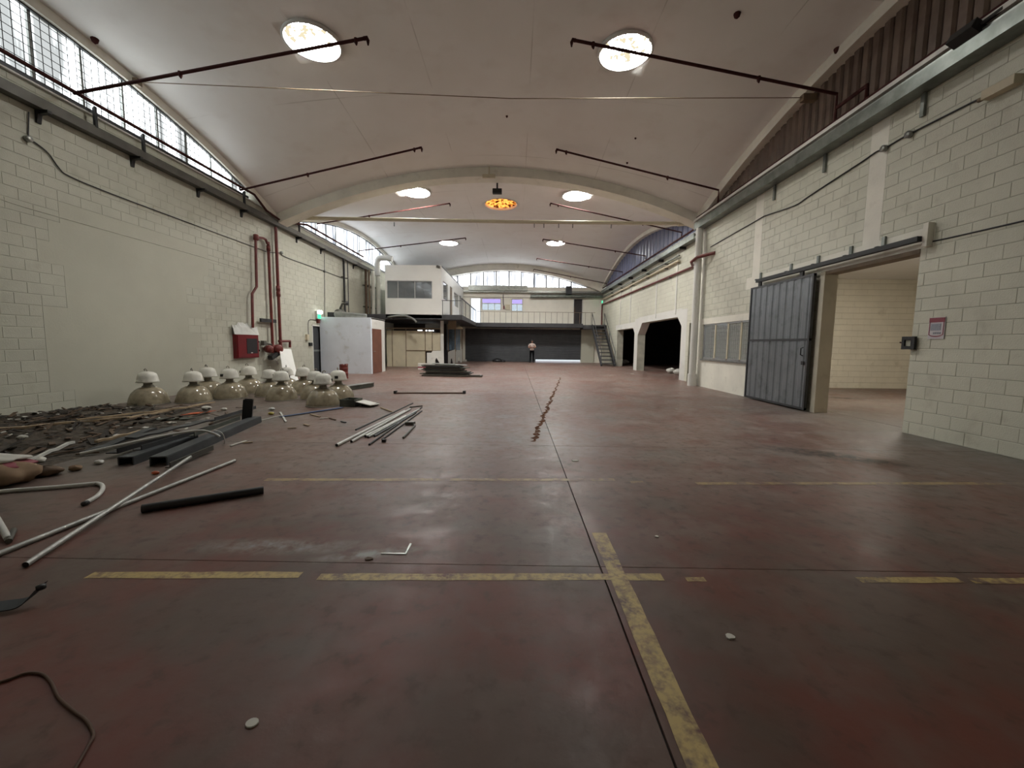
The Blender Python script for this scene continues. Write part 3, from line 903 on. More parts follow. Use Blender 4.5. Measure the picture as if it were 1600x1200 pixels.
# right cable tray
trr = thing('cable_tray', 'galvanised cable trunking along the right wall below the brown cladding', 'cable tray', (XR - .15, 8, 5.4))
b = MB(); b.box(XR - .27, XR - .01, -1.2, 14.2, 5.45, 5.48); b.box(XR - .29, XR - .27, -1.2, 14.2, 5.45, 5.66); b.build('tray', 'tray_galv', trr)
MB().box(XR - .27, XR - .20, -1.2, 14.2, 5.661, 5.70).build('lid', 'galv', trr)
for u, v0, v1 in ((1445, 140, 180), (1290, 240, 268), (1211, 285, 312)):
    a, b_ = PX(u, v0, XR - .03), PX(u, v1, XR - .03)
    MB().box(XR - .05, XR - .01, a.y - .03, a.y + .03, b_.z, 5.45).build('strap', 'tray_galv', trr)
tr2 = thing('cable_tray', 'grey cable trunking along the right wall of the rear vault', 'cable tray', (XR2 - .15, 22, 5.4))
b = MB(); b.box(XR2 - .25, XR2 - .01, 14.95, 30.8, 5.38, 5.41); b.box(XR2 - .27, XR2 - .25, 14.95, 30.8, 5.38, 5.58); b.build('tray', 'tray_galv', tr2)
for y in (16.2, 18.6, 21, 23.4, 25.8, 28.2): MB().box(XR2 - .26, XR2, y, y + .05, 5.28, 5.38).build('bracket', 'black_iron', tr2)
# surface cables with junction boxes
def cable(name, label, pts, r, mat, boxes=(), cat='cable', wall=1):
    t = thing(name, label, cat, pts[0])
    MB().tube(smooth_path(pts, 4), r, 6).build('wire', mat, t)
    for c_ in boxes:
        R = Matrix.Rotation(math.pi / 2, 3, 'Y')
        MB().lathe([(.0, -.03), (.055, -.03), (.055, .03), (.04, .045), (.0, .045)], c_, 12, R).build('junction_box', 'galv', t)
    return t
lw = lambda u, v, o=.02: PX(u, v, XL + o)
cable('wall_cable', 'thin wavy cable on the left wall from a round junction box to the red pipes', [lw(45, 217), lw(58, 225), lw(76, 240), lw(92, 262), lw(110, 276), lw(180, 305), lw(300, 350), lw(400, 387), lw(420, 394), lw(438, 395)], .011, 'dark_grey', [lw(44, 217, .04)])
cable('wall_cable', 'thin cable on the rear left wall between two white junction boxes', [lw(440, 395), lw(447, 402), lw(507, 424), lw(536, 435)], .012, 'dark_grey', [lw(440, 395, .04), lw(507, 424, .04)])
cable('wall_cable', 'vertical thin cable hanging down beside the left exit door', [lw(507, 396), lw(507, 424), lw(507.5, 500)], .010, 'dark_grey')
cable('wall_cable', 'vertical cable dropping from the left tray to the round junction box', [lw(45, 175), lw(44, 217)], .010, 'dark_grey')
rw = lambda u, v, o=.02: PX(u, v, XR - o)
cable('wall_cable', 'black cable sloping across the upper right wall through two round boxes', [rw(1545, 147), rw(1420, 210), rw(1382, 232), rw(1368, 238), rw(1345, 254), rw(1300, 283), rw(1262, 308), rw(1240, 322), rw(1196, 337), rw(1185, 343), rw(1110, 386)], .013, 'black_rubber', [rw(1420, 210, .04), rw(1381, 232, .04)])
MB().tube(smooth_path([rw(1440, 381, .003), rw(1500, 368, .003), rw(1600, 345, .003), rw(1660, 331, .003)], 4), .012, 6).build('joint_seal', 'black_rubber', wall_right)
c = rw(1562, 138, .06)
el = thing('emergency_lamp', 'dusty emergency lamp at the end of the black cable, upper right wall', 'lamp', (XR - .06, c.y, c.z - .1))
MB().box(XR - .12, XR, c.y - .20, c.y + .16, c.z - .06, c.z + .06).build('body', 'panel_cream', el)
MB().tube([(XR - .08, c.y + .16, c.z - .03), (XR - .08, c.y + .22, c.z - .03)], .03).build('lens', 'frame_brown', el)
c = PX(1520, 52, XR - .25)
fl_ = thing('flood_lamp', 'black flood lamp clamped on the pipe below the brown cladding', 'lamp', (XR - .25, c.y, c.z - .1))
MB().obox((XR - .3, c.y + .03, c.z), (.20, .32, .14), Matrix.Rotation(.5, 3, 'Y')).build('body', 'black_iron', fl_)
MB().tube([(XR - .26, c.y - .35, c.z + .05), (XR - .28, c.y - .1, c.z + .02)], .03).build('arm', 'black_iron', fl_)
MB().tube(smooth_path([lw(0, 311, .002), lw(60, 330, .002), lw(220, 375, .002), lw(310, 400, .002), lw(395, 426, .002)], 4), .008, 6).build('joint_seal', 'mortar', wall_left)

# ---- sprinkler system
PR = .029
b = MB().tube([(XL + .22, .2, 6.10), (XL + .22, 13.0, 6.10), (XL + .22, 13.6, 5.8), (XL + .22, 14.5, 5.7)], .036, 10)
tag(b.build('sprinkler_main', 'pipe_rust'), 'dark sprinkler main running under the left windows of the near vault', 'pipe')
b = MB().tube([(XR - .2, -1, 5.87), (XR - .2, 14.2, 5.87)], .036, 10)
tag(b.build('sprinkler_main', 'pipe_rust'), 'dark red sprinkler main along the foot of the brown cladding', 'pipe')
b = MB().tube([(XL + .22, 14.95, 5.8), (XL + .22, 16.2, 6.10), (XL + .22, 22.0, 6.10)], .04, 10)
tag(b.build('sprinkler_main', 'pipe_rust'), 'sprinkler main under the left windows of the rear vault', 'pipe')
b = MB().tube([(XR2 - .2, 14.95, 5.75), (XR2 - .2, 30.5, 5.75)], .04, 10)
tag(b.build('sprinkler_main', 'pipe_rust'), 'sprinkler main along the foot of the blue cladding', 'pipe')
def branch(label, pts, r, heads):
    t = thing('sprinkler_pipe', label, 'pipe', pts[0])
    MB().tube(pts, r, 8).build('pipe', 'pipe_rust', t)
    e = Vector(pts[-1]); d = (Vector(pts[-1]) - Vector(pts[-2])).normalized()
    MB().tube([e - d * .02, e + d * .04, e + d * .06 + Vector((0, 0, -.05)), e + d * .06 + Vector((0, 0, -.13))], [r * 1.2, r * 1.25, r * 1.1, r * .5], 8).build('end_elbow', 'pipe_rust', t)
    for f in heads:
        a, b_ = Vector(pts[-2]), e; p = a + (b_ - a) * f
        MB().tube([p + Vector((0, 0, r)), p + Vector((0, 0, -r * 1.5)), p + Vector((.01, 0, -r * 3.2))], [r * 1.25, r * 1.2, r * .35], 8).build('sprinkler_head', 'pipe_rust', t)
    return t
def rbranch(label, ua, ub, xw, zm, r, heads):
    a = PX(*ua, xw); b_ = PY(*ub, a.y)
    return branch(label, [(xw, a.y, zm), (xw, a.y, a.z), (b_.x, a.y, b_.z)], r, heads)
rbranch('nearest sprinkler branch on the right, crossing the round skylight', (1308, 147), (898, 63), XR - .2, 5.87, PR, (.30, .93))
rbranch('sprinkler branch on the right just before the concrete rib', (1123, 297), (872, 234), XR - .2, 5.87, PR, (.32, .95))
rbranch('first right sprinkler branch beyond the concrete rib', (1065, 363), (862, 318), XR2 - .2, 5.75, .026, (.3, .95))
rbranch('second right sprinkler branch beyond the concrete rib, crossing a far skylight', (1009, 400), (850, 374), XR2 - .2, 5.75, .026, (.3,))
rbranch('third right sprinkler branch beyond the concrete rib', (973, 425), (840, 404), XR2 - .2, 5.75, .026, (.4,))
rbranch('farthest right sprinkler branch, nearest the rear balcony', (948, 443), (835, 421), XR2 - .2, 5.75, .026, (.5,))
rbranch('nearest sprinkler branch on the left, crossing the round skylight', (115, 146), (570, 60), XL + .22, 6.10, PR, (.37, .97))
rbranch('sprinkler branch on the left just before the concrete rib', (375, 297), (656, 231), XL + .22, 6.10, PR, (.38, .97))
rbranch('first left sprinkler branch beyond the concrete rib', (495, 350), (701, 318), XL + .22, 6.10, .026, (.4,))
rbranch('second left sprinkler branch beyond the concrete rib, above the upper office', (560, 392), (726, 372), XL + .22, 6.10, .026, (.4,))
t = thing('sprinkler_valve', 'dark red pipe cross piece below the nearest right sprinkler branch', 'pipe', (XR - .2, 8.0, 6.2))
p = PX(1308, 168, XR - .2); q = PX(1352, 171, XR - .2)
MB().tube([p, (XR - .2, q.y, p.z), (XR - .2, q.y, 5.9)], .035).build('loop_pipe', 'pipe_rust', t)
# tie tube under the rib and thin tie across the near vault
a, b_ = PY(440, 338, 14.75), PY(1082, 347.5, 14.75)
t = thing('tie_tube', 'long pale horizontal tie tube spanning the hall below the concrete rib', 'tie rod', (0, 14.9, 5.85))
MB().tube([(XL + .02, 14.9, a.z), (-.2, 14.9, 5.90), (XR2 - .02, 14.9, b_.z)], .062, 10).build('tube', 'panel_cream', t)
for u in (616, 835, 850, 873, 895, 955): 
    p = PY(u, 347, 14.9); MB().box(p.x - .012, p.x + .012, 14.88, 14.92, 5.70, 5.84).build('hook', 'black_iron', t)
MB().tube([(XR2 - .9, 14.9, 5.88), (XR2 - .5, 14.9, 5.93)], .10).build('turnbuckle', 'panel_cream', t)
a, b_ = PX(225, 133, XL + .25), PX(1258, 148, XR - .25)
yy = (a.y + b_.y) / 2; mid = PY(800, 154, yy)
tag(MB().tube([(a.x, yy, a.z), mid, (b_.x, yy, b_.z)], .009, 6).build('tie_cable', 'frame_brown'), 'thin tie cable spanning the near vault', 'tie rod')
for q_ in (a, b_):
    sgn = -1 if q_.x < 0 else 1
    tag(MB().box(min(q_.x, q_.x + sgn * .3), max(q_.x, q_.x + sgn * .3), yy - .06, yy + .06, q_.z - .08, q_.z + .06).build('anchor_block', 'frame_brown'),
        'small anchor block of the thin tie cable on the %s edge arch' % ('left' if sgn < 0 else 'right'), 'bracket')
# things hanging from the rib crown
c = PY(777, 283, 15.0); d_ = PY(777, 300, 15.0)
t = thing('hanging_speaker', 'black box hanging on a short rod from the crown of the concrete rib', 'speaker', (c.x, 15.0, d_.z))
MB().tube([(c.x, 15, 7.6), (c.x, 15, d_.z + .1)], .03).build('rod', 'black_iron', t)
MB().box(c.x - .17, c.x + .17, 14.92, 15.08, d_.z - .06, d_.z + .10).build('box', 'black_iron', t)
c = PY(765, 277, YRIB - .02)
t = thing('rib_bracket', 'pale conduit bracket at the crown of the concrete rib', 'bracket', (c.x, YRIB - .03, 7.1))
MB().box(c.x - .25, c.x + .2, YRIB - .06, YRIB, 7.19, 7.31).build('plate', 'panel_cream', t)
MB().tube([(c.x - .02, YRIB - .02, 7.3), (c.x - .02, YRIB - .02, 7.62)], .02).build('pipe', 'panel_cream', t)
for i, (u, v) in enumerate(((792, 181), (993, 215), (980, 254), (1152, 20), (1309, 76), (148, 60))):
    d = ray(u, v); k = 4.0
    while True:
        P_ = EYE + d * k
        if P_.z > shell_z(P_.x, P_.y, 0) or k > 30: break
        k += .02
    lab = ['small black fixing at the crown of the near vault', 'small black fixing below the right skylight', 'small black fixing above the second right sprinkler branch', 'rusty fixing high on the vault at right', 'rusty fixing beside the right edge arch', 'dark fixing beside the left edge arch'][i]
    s_ = .035 if i < 3 else .07
    tag(MB().lathe([(.0, -s_ * 1.6), (s_ * .7, -s_), (s_, 0), (s_, s_ * 1.2)], P_, 10).build('ceiling_fixing', 'pipe_rust'), lab, 'fixing')

# ---- downpipe and red stubs at the right pilaster
c = PZ(1080, 604)
t = thing('downpipe', 'white rainwater pipe standing at the end of the right wall', 'pipe', (XR - .19, 13.95, 0))
MB().tube([(XR - .19, 13.95, 0), (XR - .19, 13.95, 5.45)], .12, 14).build('pipe', 'white_paint', t)
MB().tube([(XR - .19, 13.95, .0), (XR - .19, 13.95, .42)], .15, 14).build('base_collar', 'white_paint', t)
t = thing('red_pipe_stub', 'short bent red pipe stub wrapping the white rainwater pipe', 'pipe', (XR - .2, 13.9, 4.4))
a, b_ = PX(1109, 397, XR - .08), PX(1073, 408, XR - .35)
MB().tube([(XR + .0, a.y - .2, a.z), (XR - .32, 13.75, a.z - .02), (XR - .38, 14.05, a.z - .12), (XR - .22, 14.3, a.z - .18)], .055, 10).build('pipe', 'pipe_red', t)
a, b_ = PX(1082, 417, XR2 - .08), PX(945, 474, XR2 - .08)
t = thing('fire_main', 'long thin red fire pipe along the rear right wall, turning down in the corner', 'pipe', (XR2 - .08, 22, 4.2))
MB().tube([(XR2 - .08, a.y, a.z), (XR2 - .08, YF - .15, b_.z), (XR2 - .08, YF - .12, 3.0)], .045, 8).build('pipe', 'pipe_red', t)
for f in (.15, .4, .65, .9): 
    y = a.y + (b_.y - a.y) * f; MB().box(XR2 - .12, XR2, y, y + .04, a.z + (b_.z - a.z) * f - .08, a.z + (b_.z - a.z) * f - .04).build('clip', 'galv', t)
for i, (dz, r, m_) in enumerate(((.42, .05, 'panel_cream'), (.62, .035, 'tray_galv'))):
    y0, y1 = (16.6, 30.9)
    t = thing('conduit', ['beige insulated conduit under the rear right trunking', 'thin grey conduit just under the rear right trunking'][i], 'pipe', (XR2 - .1, 22, 4.6 + dz))
    MB().tube([(XR2 - .10, y0, 4.5 + dz), (XR2 - .10, y1, 4.5 + dz)], r, 8).build('pipe', m_, t)
    for y in (18, 20.5, 23, 25.5, 28): MB().box(XR2 - .16, XR2, y, y + .05, 4.5 + dz - .09, 4.5 + dz - r).build('bracket', 'tray_dark', t)
c = PY(947, 472, YF - .5)
ex = thing('exit_sign', 'small green lit exit sign in the far right corner above the stairs', 'sign', (XR2 - .1, c.y, c.z - .1))
MB().box(XR2 - .16, XR2, c.y - .2, c.y + .2, c.z - .10, c.z + .12).build('housing', 'plastic_white', ex)
MB().box(XR2 - .17, XR2 - .16, c.y - .18, c.y + .18, c.z - .08, c.z + .10).build('lit_face', 'exit_green', ex)

# ---- red fire riser on the left wall
PXR = XL + .12
lp = lambda u, v: PX(u, v, PXR)
def straight(name, label, pts, r, mat='pipe_red', extra=None):
    t = thing(name, label, 'pipe', pts[0])
    MB().tube(pts, r, 10).build('pipe', mat, t)
    for p in (extra or []):
        MB().lathe([(r * 1.0, -.09), (r * 1.35, -.09), (r * 1.35, .09), (r, .09)], p, 10).build('flange', mat, t)
    return t
a, b_, c_ = lp(400, 371), lp(401, 448), lp(394, 458)
t = straight('fire_pipe', 'red fire pipe with a jog feeding the hose cabinet on the left wall', [lp(418, 381), lp(415, 374), lp(411, 372), lp(402, 371), lp(399.5, 376), lp(401, 448), lp(394, 459), lp(395, 512)], .042)
MB().lathe([(.055, -.1), (.08, -.08), (.08, .08), (.055, .1)], lp(400, 371), 10).build('elbow', 'pipe_red', t)
g0 = lp(419, 378); g1 = lp(426, 547)
straight('fire_pipe', 'middle red riser pipe descending to the valve on the left wall', [g0, (PXR, g0.y, .95)], .047, extra=[(PXR, g0.y, 1.2), (PXR, g0.y, 4.6)])
g0 = lp(431, 362)
straight('fire_pipe', 'tall red riser pipe at the right of the group on the left wall', [(PXR, g0.y, 5.45), (PXR, g0.y, 1.0)], .052, extra=[(PXR, g0.y, 3.3), (PXR, g0.y, 3.1), (PXR, g0.y, 1.15)])
t = thing('valve_set', 'red fire valve with two couplings at the foot of the riser pipes', 'valve', (PXR, lp(425, 547).y, .7))
for du, rr in ((417, .13), (431, .16)):
    c = lp(du, 548); R = Matrix.Rotation(math.pi / 2, 3, 'Y') @ Matrix.Rotation(.6, 3, 'X')
    MB().lathe([(0, -.12), (rr * .7, -.12), (rr, -.05), (rr, .12), (rr * .7, .17), (0, .17)], (PXR + .05, c.y, c.z + .06), 14, R).build('coupling', 'pipe_red', t)
c = lp(425, 557); MB().obox((PXR + .08, c.y, c.z + .04), (.16, .5, .14), Matrix.Rotation(.35, 3, 'X')).build('valve_body', 'black_iron', t)
a, b_ = lp(412, 536), lp(424, 538); MB().tube([a, b_], .03).build('side_stub', 'tray_dark', t)
MB().obox(a, (.12, .14, .16)).build('gauge', 'tray_dark', t)
t = straight('fire_pipe', 'short red pipe arm bent downwards beside the leaning white board', [lp(436, 533), lp(453, 533), lp(453, 543)], .045)
a = lp(407, 500); b_ = lp(431, 502)
t = thing('pipe_bracket', 'dark steel bracket arm holding the red risers on the left wall', 'bracket', a)
MB().bar(a, b_, .06, .12).build('arm', 'black_iron', t)
# hose cabinet
y0, y1 = lw(365, 540).y, lw(399.5, 540).y; z0, z1 = .86, 1.60
t = thing('hose_cabinet', 'red fire hose cabinet with a dark window on the left wall', 'cabinet', (XL + .12, (y0 + y1) / 2, z0))
MB().box(XL, XL + .12, y0, y1, z0, z1).build('body', 'cabinet_red', t)
dr = MB().box(XL + .121, XL + .14, y0 + .03, y1 - .03, z0 + .03, z1 - .03).build('door', 'cabinet_red', t)
MB().box(XL + .141, XL + .146, y0 + .42, y1 - .1, z0 + .14, z1 - .12).build('window', 'black_rubber', dr)
MB().box(XL + .147, XL + .15, y0 + .60, y0 + .68, z0 + .15, z0 + .18).build('sticker', 'paper', dr)
for zz in (z0 + .2, z1 - .25): MB().box(XL + .1, XL + .15, y1 - .01, y1 + .02, zz, zz + .06).build('hinge', 'black_iron', t)
b = MB(); rr = random.Random(3)
pts = []
nu, nv = 12, 6
vs, fs = [], []
for j in range(nv + 1):
    for i in range(nu + 1):
        y = y0 - .08 + (y1 - y0 + .12) * i / nu; h = .30 * math.sin(math.pi * min(1, j / nv * .9 + .1)) * (.75 + .5 * rr.random())
        vs.append((XL + .02 + .11 * j / nv, y, z1 + .005 + max(0, h * (1 - .6 * j / nv)) + (.16 if 2 < i < 8 else .05) * (1 - j / nv)))
for j in range(nv):
    for i in range(nu): fs.append((j * (nu + 1) + i, j * (nu + 1) + i + 1, (j + 1) * (nu + 1) + i + 1, (j + 1) * (nu + 1) + i))
b.add(vs, fs, False)
o = b.build('plastic_sheet', 'plastic_white'); md = o.modifiers.new('thickness', 'SOLIDIFY'); md.thickness = .006
tag(o, 'crumpled white plastic sheet lying on the red hose cabinet', 'plastic sheet')
# exit lamp over the left door
c = lw(498, 492, .08)
ex = thing('exit_sign', 'green exit lamp with two white heads above the left steel door', 'sign', (XL + .06, c.y, c.z - .2))
MB().box(XL, XL + .10, c.y - .17, c.y + .17, c.z - .18, c.z + .16).build('housing', 'plastic_white', ex)
MB().box(XL + .10, XL + .106, c.y - .14, c.y + .14, c.z - .16, c.z + .02).build('lit_face', 'exit_green', ex)
for dy in (-.10, .10): MB().lathe([(0, -.05), (.075, -.04), (.085, .03), (0, .05)], (XL + .14, c.y + dy, c.z + .12), 12, Matrix.Rotation(math.pi / 2, 3, 'Y')).build('lamp_head', 'lamp_glow', ex)
tag(MB().box(XL, XL + .10, c.y - .07, c.y + .07, c.z - .36, c.z - .20).build('alarm_sounder', 'pipe_red'), 'small red alarm box under the left exit lamp', 'alarm')
c = lw(481, 527, .05)
t = thing('call_point', 'small switch boxes on the left wall beside the steel door', 'switch', (XL + .05, c.y, c.z - .2))
MB().box(XL, XL + .08, c.y - .10, c.y + .06, c.z - .12, c.z + .12).build('upper_box', 'panel_cream', t)
c = lw(486, 538, .05); MB().box(XL, XL + .08, c.y - .12, c.y + .08, c.z - .07, c.z + .07).build('lower_box', 'black_iron', t)
cable('wall_cable', 'thin wire framing the top of the left steel door', [lw(482, 523), lw(482.5, 501), lw(495, 500.5), lw(506, 502)], .010, 'dark_grey')
t = thing('leaning_board', 'tall white board leaning against the left wall by the red risers', 'board', (-8.0, 13.6, 0))
R_ = Matrix(((.0, 0, 0), (0, 0, 0), (0, 0, 0)))
bp = [Vector((-7.85, 13.15, .0)), Vector((-7.62, 13.62, .0)), PX(455, 546, XL + .28), PX(437, 545, XL + .28)]
MB().prism(bp, (-.02, .01, .01)).build('sheet', 'white_paint', t)
tag(MB().bar(PZ(447, 585) + Vector((0, 0, .02)), PX(430, 562, XL + .36), .05, .03).build('timber_stick', 'white_tube'), 'pale stick leaning below the red valve set', 'stick')
# ---- white cubicle with a brown door, left
CY0, CX1, CZ = 17.35, -6.43, 2.50
cb = thing('cubicle', 'white boxy cubicle with a brown door against the rear left wall', 'cubicle', (-7.5, 18.2, 0))
MB().box(XL + .02, CX1, CY0, CY0 + .06, 0, CZ).build('front_panel', 'cubicle_white', cb)
MB().box(CX1 - .06, CX1, CY0 + .06, 17.50, 0, CZ).build('corner_post', 'cubicle_white', cb)
MB().box(CX1 - .06, CX1, 17.50, 18.72, 2.02, CZ).build('lintel_panel', 'white_paint', cb)
MB().box(CX1 - .06, CX1, 18.72, 19.25, 0, CZ).build('side_panel', 'white_paint', cb)
MB().box(XL + .02, CX1, 19.19, 19.25, 0, CZ - .02).build('rear_panel', 'white_paint', cb)
MB().box(XL + .02, CX1, CY0 + .06, 19.19, CZ - .06, CZ - .01).build('roof_panel', 'white_paint', cb)
dr = MB().box(CX1 - .04, CX1 + .01, 17.52, 18.70, .01, 2.02).build('door', 'door_brown', cb)
MB().tube([(CX1 + .01, 17.62, 1.0), (CX1 + .06, 17.62, 1.0), (CX1 + .06, 17.74, 1.0)], .012).build('handle', 'galv', dr)
# junk on its roof
t = thing('duct_roll', 'silver flexible duct lying on the cubicle roof', 'duct', (-7.0, 17.7, CZ))
pts = smooth_path([(-8.1, 17.62, CZ + .14), (-7.6, 17.6, CZ + .12), (-7.0, 17.6, CZ + .09), (-6.7, 17.62, CZ + .09)], 10)
MB().tube(pts, [.13 - .05 * k / (len(pts) - 1) + .01 * (k % 2) for k in range(len(pts))], 12).build('hose', 'galv', t)
t = thing('fan_motor', 'dark extractor fan motor heaped on the cubicle roof', 'motor', (-8.1, 18.0, CZ))
MB().lathe([(0, 0), (.22, 0), (.26, .12), (.2, .34), (.12, .40), (0, .42)], (-8.1, 18.05, CZ), 14).build('casing', 'tray_dark', t)
MB().tube([(-8.1, 18.05, CZ + .35), (-7.9, 17.9, CZ + .62), (-7.75, 17.9, CZ + .66)], .05).build('spout', 'tray_dark', t)
MB().lathe([(0, 0), (.1, 0), (.1, .18), (0, .18)], (-7.78, 18.0, CZ + .58), 10).build('cap', 'black_iron', t)
tag(MB().obox((-8.35, 17.75, CZ + .12), (.3, .24, .22), Matrix.Rotation(.4, 3, 'Z')).build('scrap_block', 'black_iron'), 'black scrap block on the cubicle roof beside the fan motor', 'scrap')
# vertical services in the corner behind
for i, (u, r, m_, z0, lab) in enumerate(((538, .05, 'black_rubber', 2.9, 'black cable bundle dropping down the rear left wall onto the cubicle'), (544, .022, 'dark_grey', 2.9, 'thin grey conduit dropping beside the black cable bundle'),
        (572, .07, 'wood_dark', 0, 'dark brown downpipe in the corner left of the upper office'), (577, .05, 'frame_brown', 0, 'second brown downpipe in the corner left of the upper office'),
        (583, .10, 'concrete_paint', 0, 'pale concrete post in the corner left of the upper office'), (591, .13, 'concrete_paint', 0, 'wide pale duct beside the upper office'))):
    p = lw(u, 440, .12)
    yv = p.y
    xx = XL + .14 if i < 2 else XL + .2 + .1 * (i - 2)
    p = PX(u, 450, xx)
    t = thing('riser_pipe', lab, 'pipe', (xx, p.y, z0))
    top_ = 5.5 if i < 5 else 6.1
    MB().tube([(xx, p.y, z0), (xx, p.y, top_)], r, 10).build('pipe', m_, t)
    for zz in (3.4, 4.6): MB().box(XL, xx, p.y - .02, p.y + .02, zz, zz + .05).build('clip', 'tray_dark', t)
c = PY(603, 412, 22.6)
t = thing('air_duct', 'short white duct elbow above the upper office corner', 'duct', (-7.9, 22.8, 5.9))
MB().tube(smooth_path([(-7.95, 22.7, 5.2), (-7.95, 22.7, 6.05), (-7.6, 22.7, 6.2), (-7.1, 22.7, 6.15)], 5), .16, 12).build('elbow', 'white_paint', t)

# ---- upper office on the mezzanine
OY, OX0, OX1, OZ0, OZ1 = 22.2, -7.37, -4.2, 2.80, 5.72
of = thing('upper_office', 'white upper office box with a band of three windows on the mezzanine', 'office', (-5.8, 26.5, 3.0))
a, b_ = PY(603, 466, OY), PY(675, 439, OY)
wx0, wx1, wz0, wz1 = OX0 + .10, b_.x, a.z, b_.z
f = MB()
for r in rects_minus((OX0, OX1, OZ0, OZ1), [(wx0, wx1, wz0, wz1)]): f.box(r[0], r[1], OY, OY + .10, r[2], r[3])
f.build('front_wall', 'office_white', of)
MB().box(OX0, OX1, OY + .1, YF - .02, OZ1 - .08, OZ1).build('roof', 'slab_dark', of)
MB().box(OX0, OX0 + .08, OY + .1, YF - .02, 3.01, OZ1 - .08).build('left_wall', 'office_white', of)
SW = [(OY + .5, OY + 2.0, 3.95, 4.95), (OY + 2.75, OY + 3.7, 3.02, 5.0), (OY + 4.4, OY + 6.6, 3.95, 4.85), (OY + 6.9, OY + 7.9, 3.02, 4.95)]
f = MB()
for r in rects_minus((OY + .1, YF - .02, 3.01, OZ1 - .08), SW): f.box(OX1 - .08, OX1, r[0], r[1], r[2], r[3])
f.build('side_wall', 'office_white', of)
xs = [wx0, PY(621.5, 450, OY).x, PY(648, 450, OY).x, wx1]
for i in range(3):
    p = MB().box(xs[i] + .03, xs[i + 1] - .03, OY + .05, OY + .056, wz0 + .03, wz1 - .03).build('pane', 'window_glass', of)
fr = MB(); fr.box(wx0, wx1, OY + .02, OY + .08, wz0, wz0 + .03); fr.box(wx0, wx1, OY + .02, OY + .08, wz1 - .03, wz1)
for x in xs: fr.box(x - .03, x + .03, OY + .02, OY + .08, wz0, wz1)
fr.build('window_frame', 'aluminium', of)
for i, s_ in enumerate(SW):
    if i != 1: MB().box(OX1 - .05, OX1 - .044, s_[0], s_[1], s_[2], s_[3]).build('side_pane', 'window_glass', of)
MB().box(OX1 - .06, OX1 - .02, SW[1][0], SW[1][1], SW[1][2], SW[1][3]).build('door', 'frame_brown', of)
c = PY(685, 417, OY)
tag(MB().obox((c.x, OY - .06, c.z), (.18, .14, .12), Matrix.Rotation(.3, 3, 'Y')).build('security_camera', 'tray_dark'), 'small dark camera at the top corner of the upper office', 'camera')
# mezzanine deck
mz = MB().box(OX0 - 1.2, OX1, OY, YF - .01, 2.74, 3.0)
mz.box(OX1, -3.05, OY, YF - .01, 2.74, 3.0)
mz.box(-3.05, 5.05, 29.9, YF - .01, 2.70, 3.0)
mz.box(5.05, XR2, 29.75, YF - .01, 2.60, 2.9)
deck = struct(mz, 'trim_30', 'slab_dark')
# balcony rail
rl = thing('balcony_railing', 'thin metal railing along the front of the rear balcony', 'railing', (1, 29.95, 3.0))
ZR = 3.82
x = -2.95; k = 0
while x < 5.9:
    MB().box(x - .012, x + .012, 29.93, 29.955, 3.0 if x < 5.05 else 2.9, ZR).build('post', 'frame_brown', rl); x += .43
MB().box(-2.97, 5.95, 29.92, 29.96, ZR, ZR + .03).build('top_rail', 'frame_brown', rl)
rl = thing('mesh_railing', 'dark wire mesh railing beside the upper office walkway', 'railing', (-3.1, 26, 3.0))
for y in (OY + .03, 24, 26, 28, 29.9): MB().box(-3.10, -3.07, y - .015, y + .015, 3.0, 3.92).build('post', 'dark_grey', rl)
MB().box(-3.11, -3.06, OY, 29.9, 3.9, 3.94).build('top_rail', 'dark_grey', rl)
MB().box(OX1, -3.08, OY + .02, OY + .05, 3.78, 3.81).build('front_rail', 'dark_grey', rl)
for x in (OX1 + .03, OX1 + .45): MB().box(x, x + .025, OY + .02, OY + .045, 3.0, 3.8).build('front_post', 'dark_grey', rl)
b = MB(); z = 3.08
while z < 3.9: b.box(-3.09, -3.083, OY, 29.9, z, z + .012); z += .06
b.build('mesh', 'dark_grey', rl, kind='stuff')
# duct under the deck
t = thing('air_duct', 'silver flexible duct drooping under the upper office edge', 'duct', (-6.2, 22.0, 2.5))
pts = smooth_path([(-7.2, 22.05, 2.82), (-6.6, 22.0, 2.90), (-6.1, 21.95, 2.88), (-5.7, 21.9, 2.70), (-5.55, 21.85, 2.55)], 6)
MB().tube(pts, [.055 + .008 * (k % 2) for k in range(len(pts))], 12).build('hose', 'galv', t)
for xx, zz in ((-7.0, 2.86), (-6.1, 2.88)): MB().box(xx - .01, xx + .01, 21.9, 22.3, zz - .12, zz - .10).build('strap', 'galv', t); MB().box(xx - .01, xx + .01, 22.17, 22.3, zz - .12, 2.95).build('strap', 'galv', t)
# ---- stairs
SX0, SX1 = 5.72, 6.60
ys0, ys1, ztop = 26.1, 29.75, 2.88
st = thing('staircase', 'open dark steel staircase climbing to the rear balcony at the right', 'staircase', (6.1, 27.8, 0))
for x in (SX0, SX1): MB().bar((x, ys0, .02), (x, ys1, ztop - .05), .06, .32).build('stringer', 'slab_dark', st)
nt = 12
for k in range(nt):
    f_ = (k + .7) / nt
    MB().box(SX0 + .03, SX1 - .03, ys0 + (ys1 - ys0) * f_ - .15, ys0 + (ys1 - ys0) * f_ + .15, ztop * f_ - .03, ztop * f_ + .03).build('tread', 'dark_grey', st)
for x in (SX0 - .02, SX1 + .02):
    MB().tube([(x, ys0 + .1, .0), (x, ys0 + .1, .95), (x, ys1, ztop + .9)], .022).build('handrail', 'dark_grey', st)
    MB().tube([(x, ys1, ztop - .1), (x, ys1, ztop + .9)], .02).build('rail_post', 'dark_grey', st)
    MB().tube([(x, (ys0 + ys1) / 2, 1.4), (x, (ys0 + ys1) / 2, 2.35)], .018).build('rail_post', 'dark_grey', st)
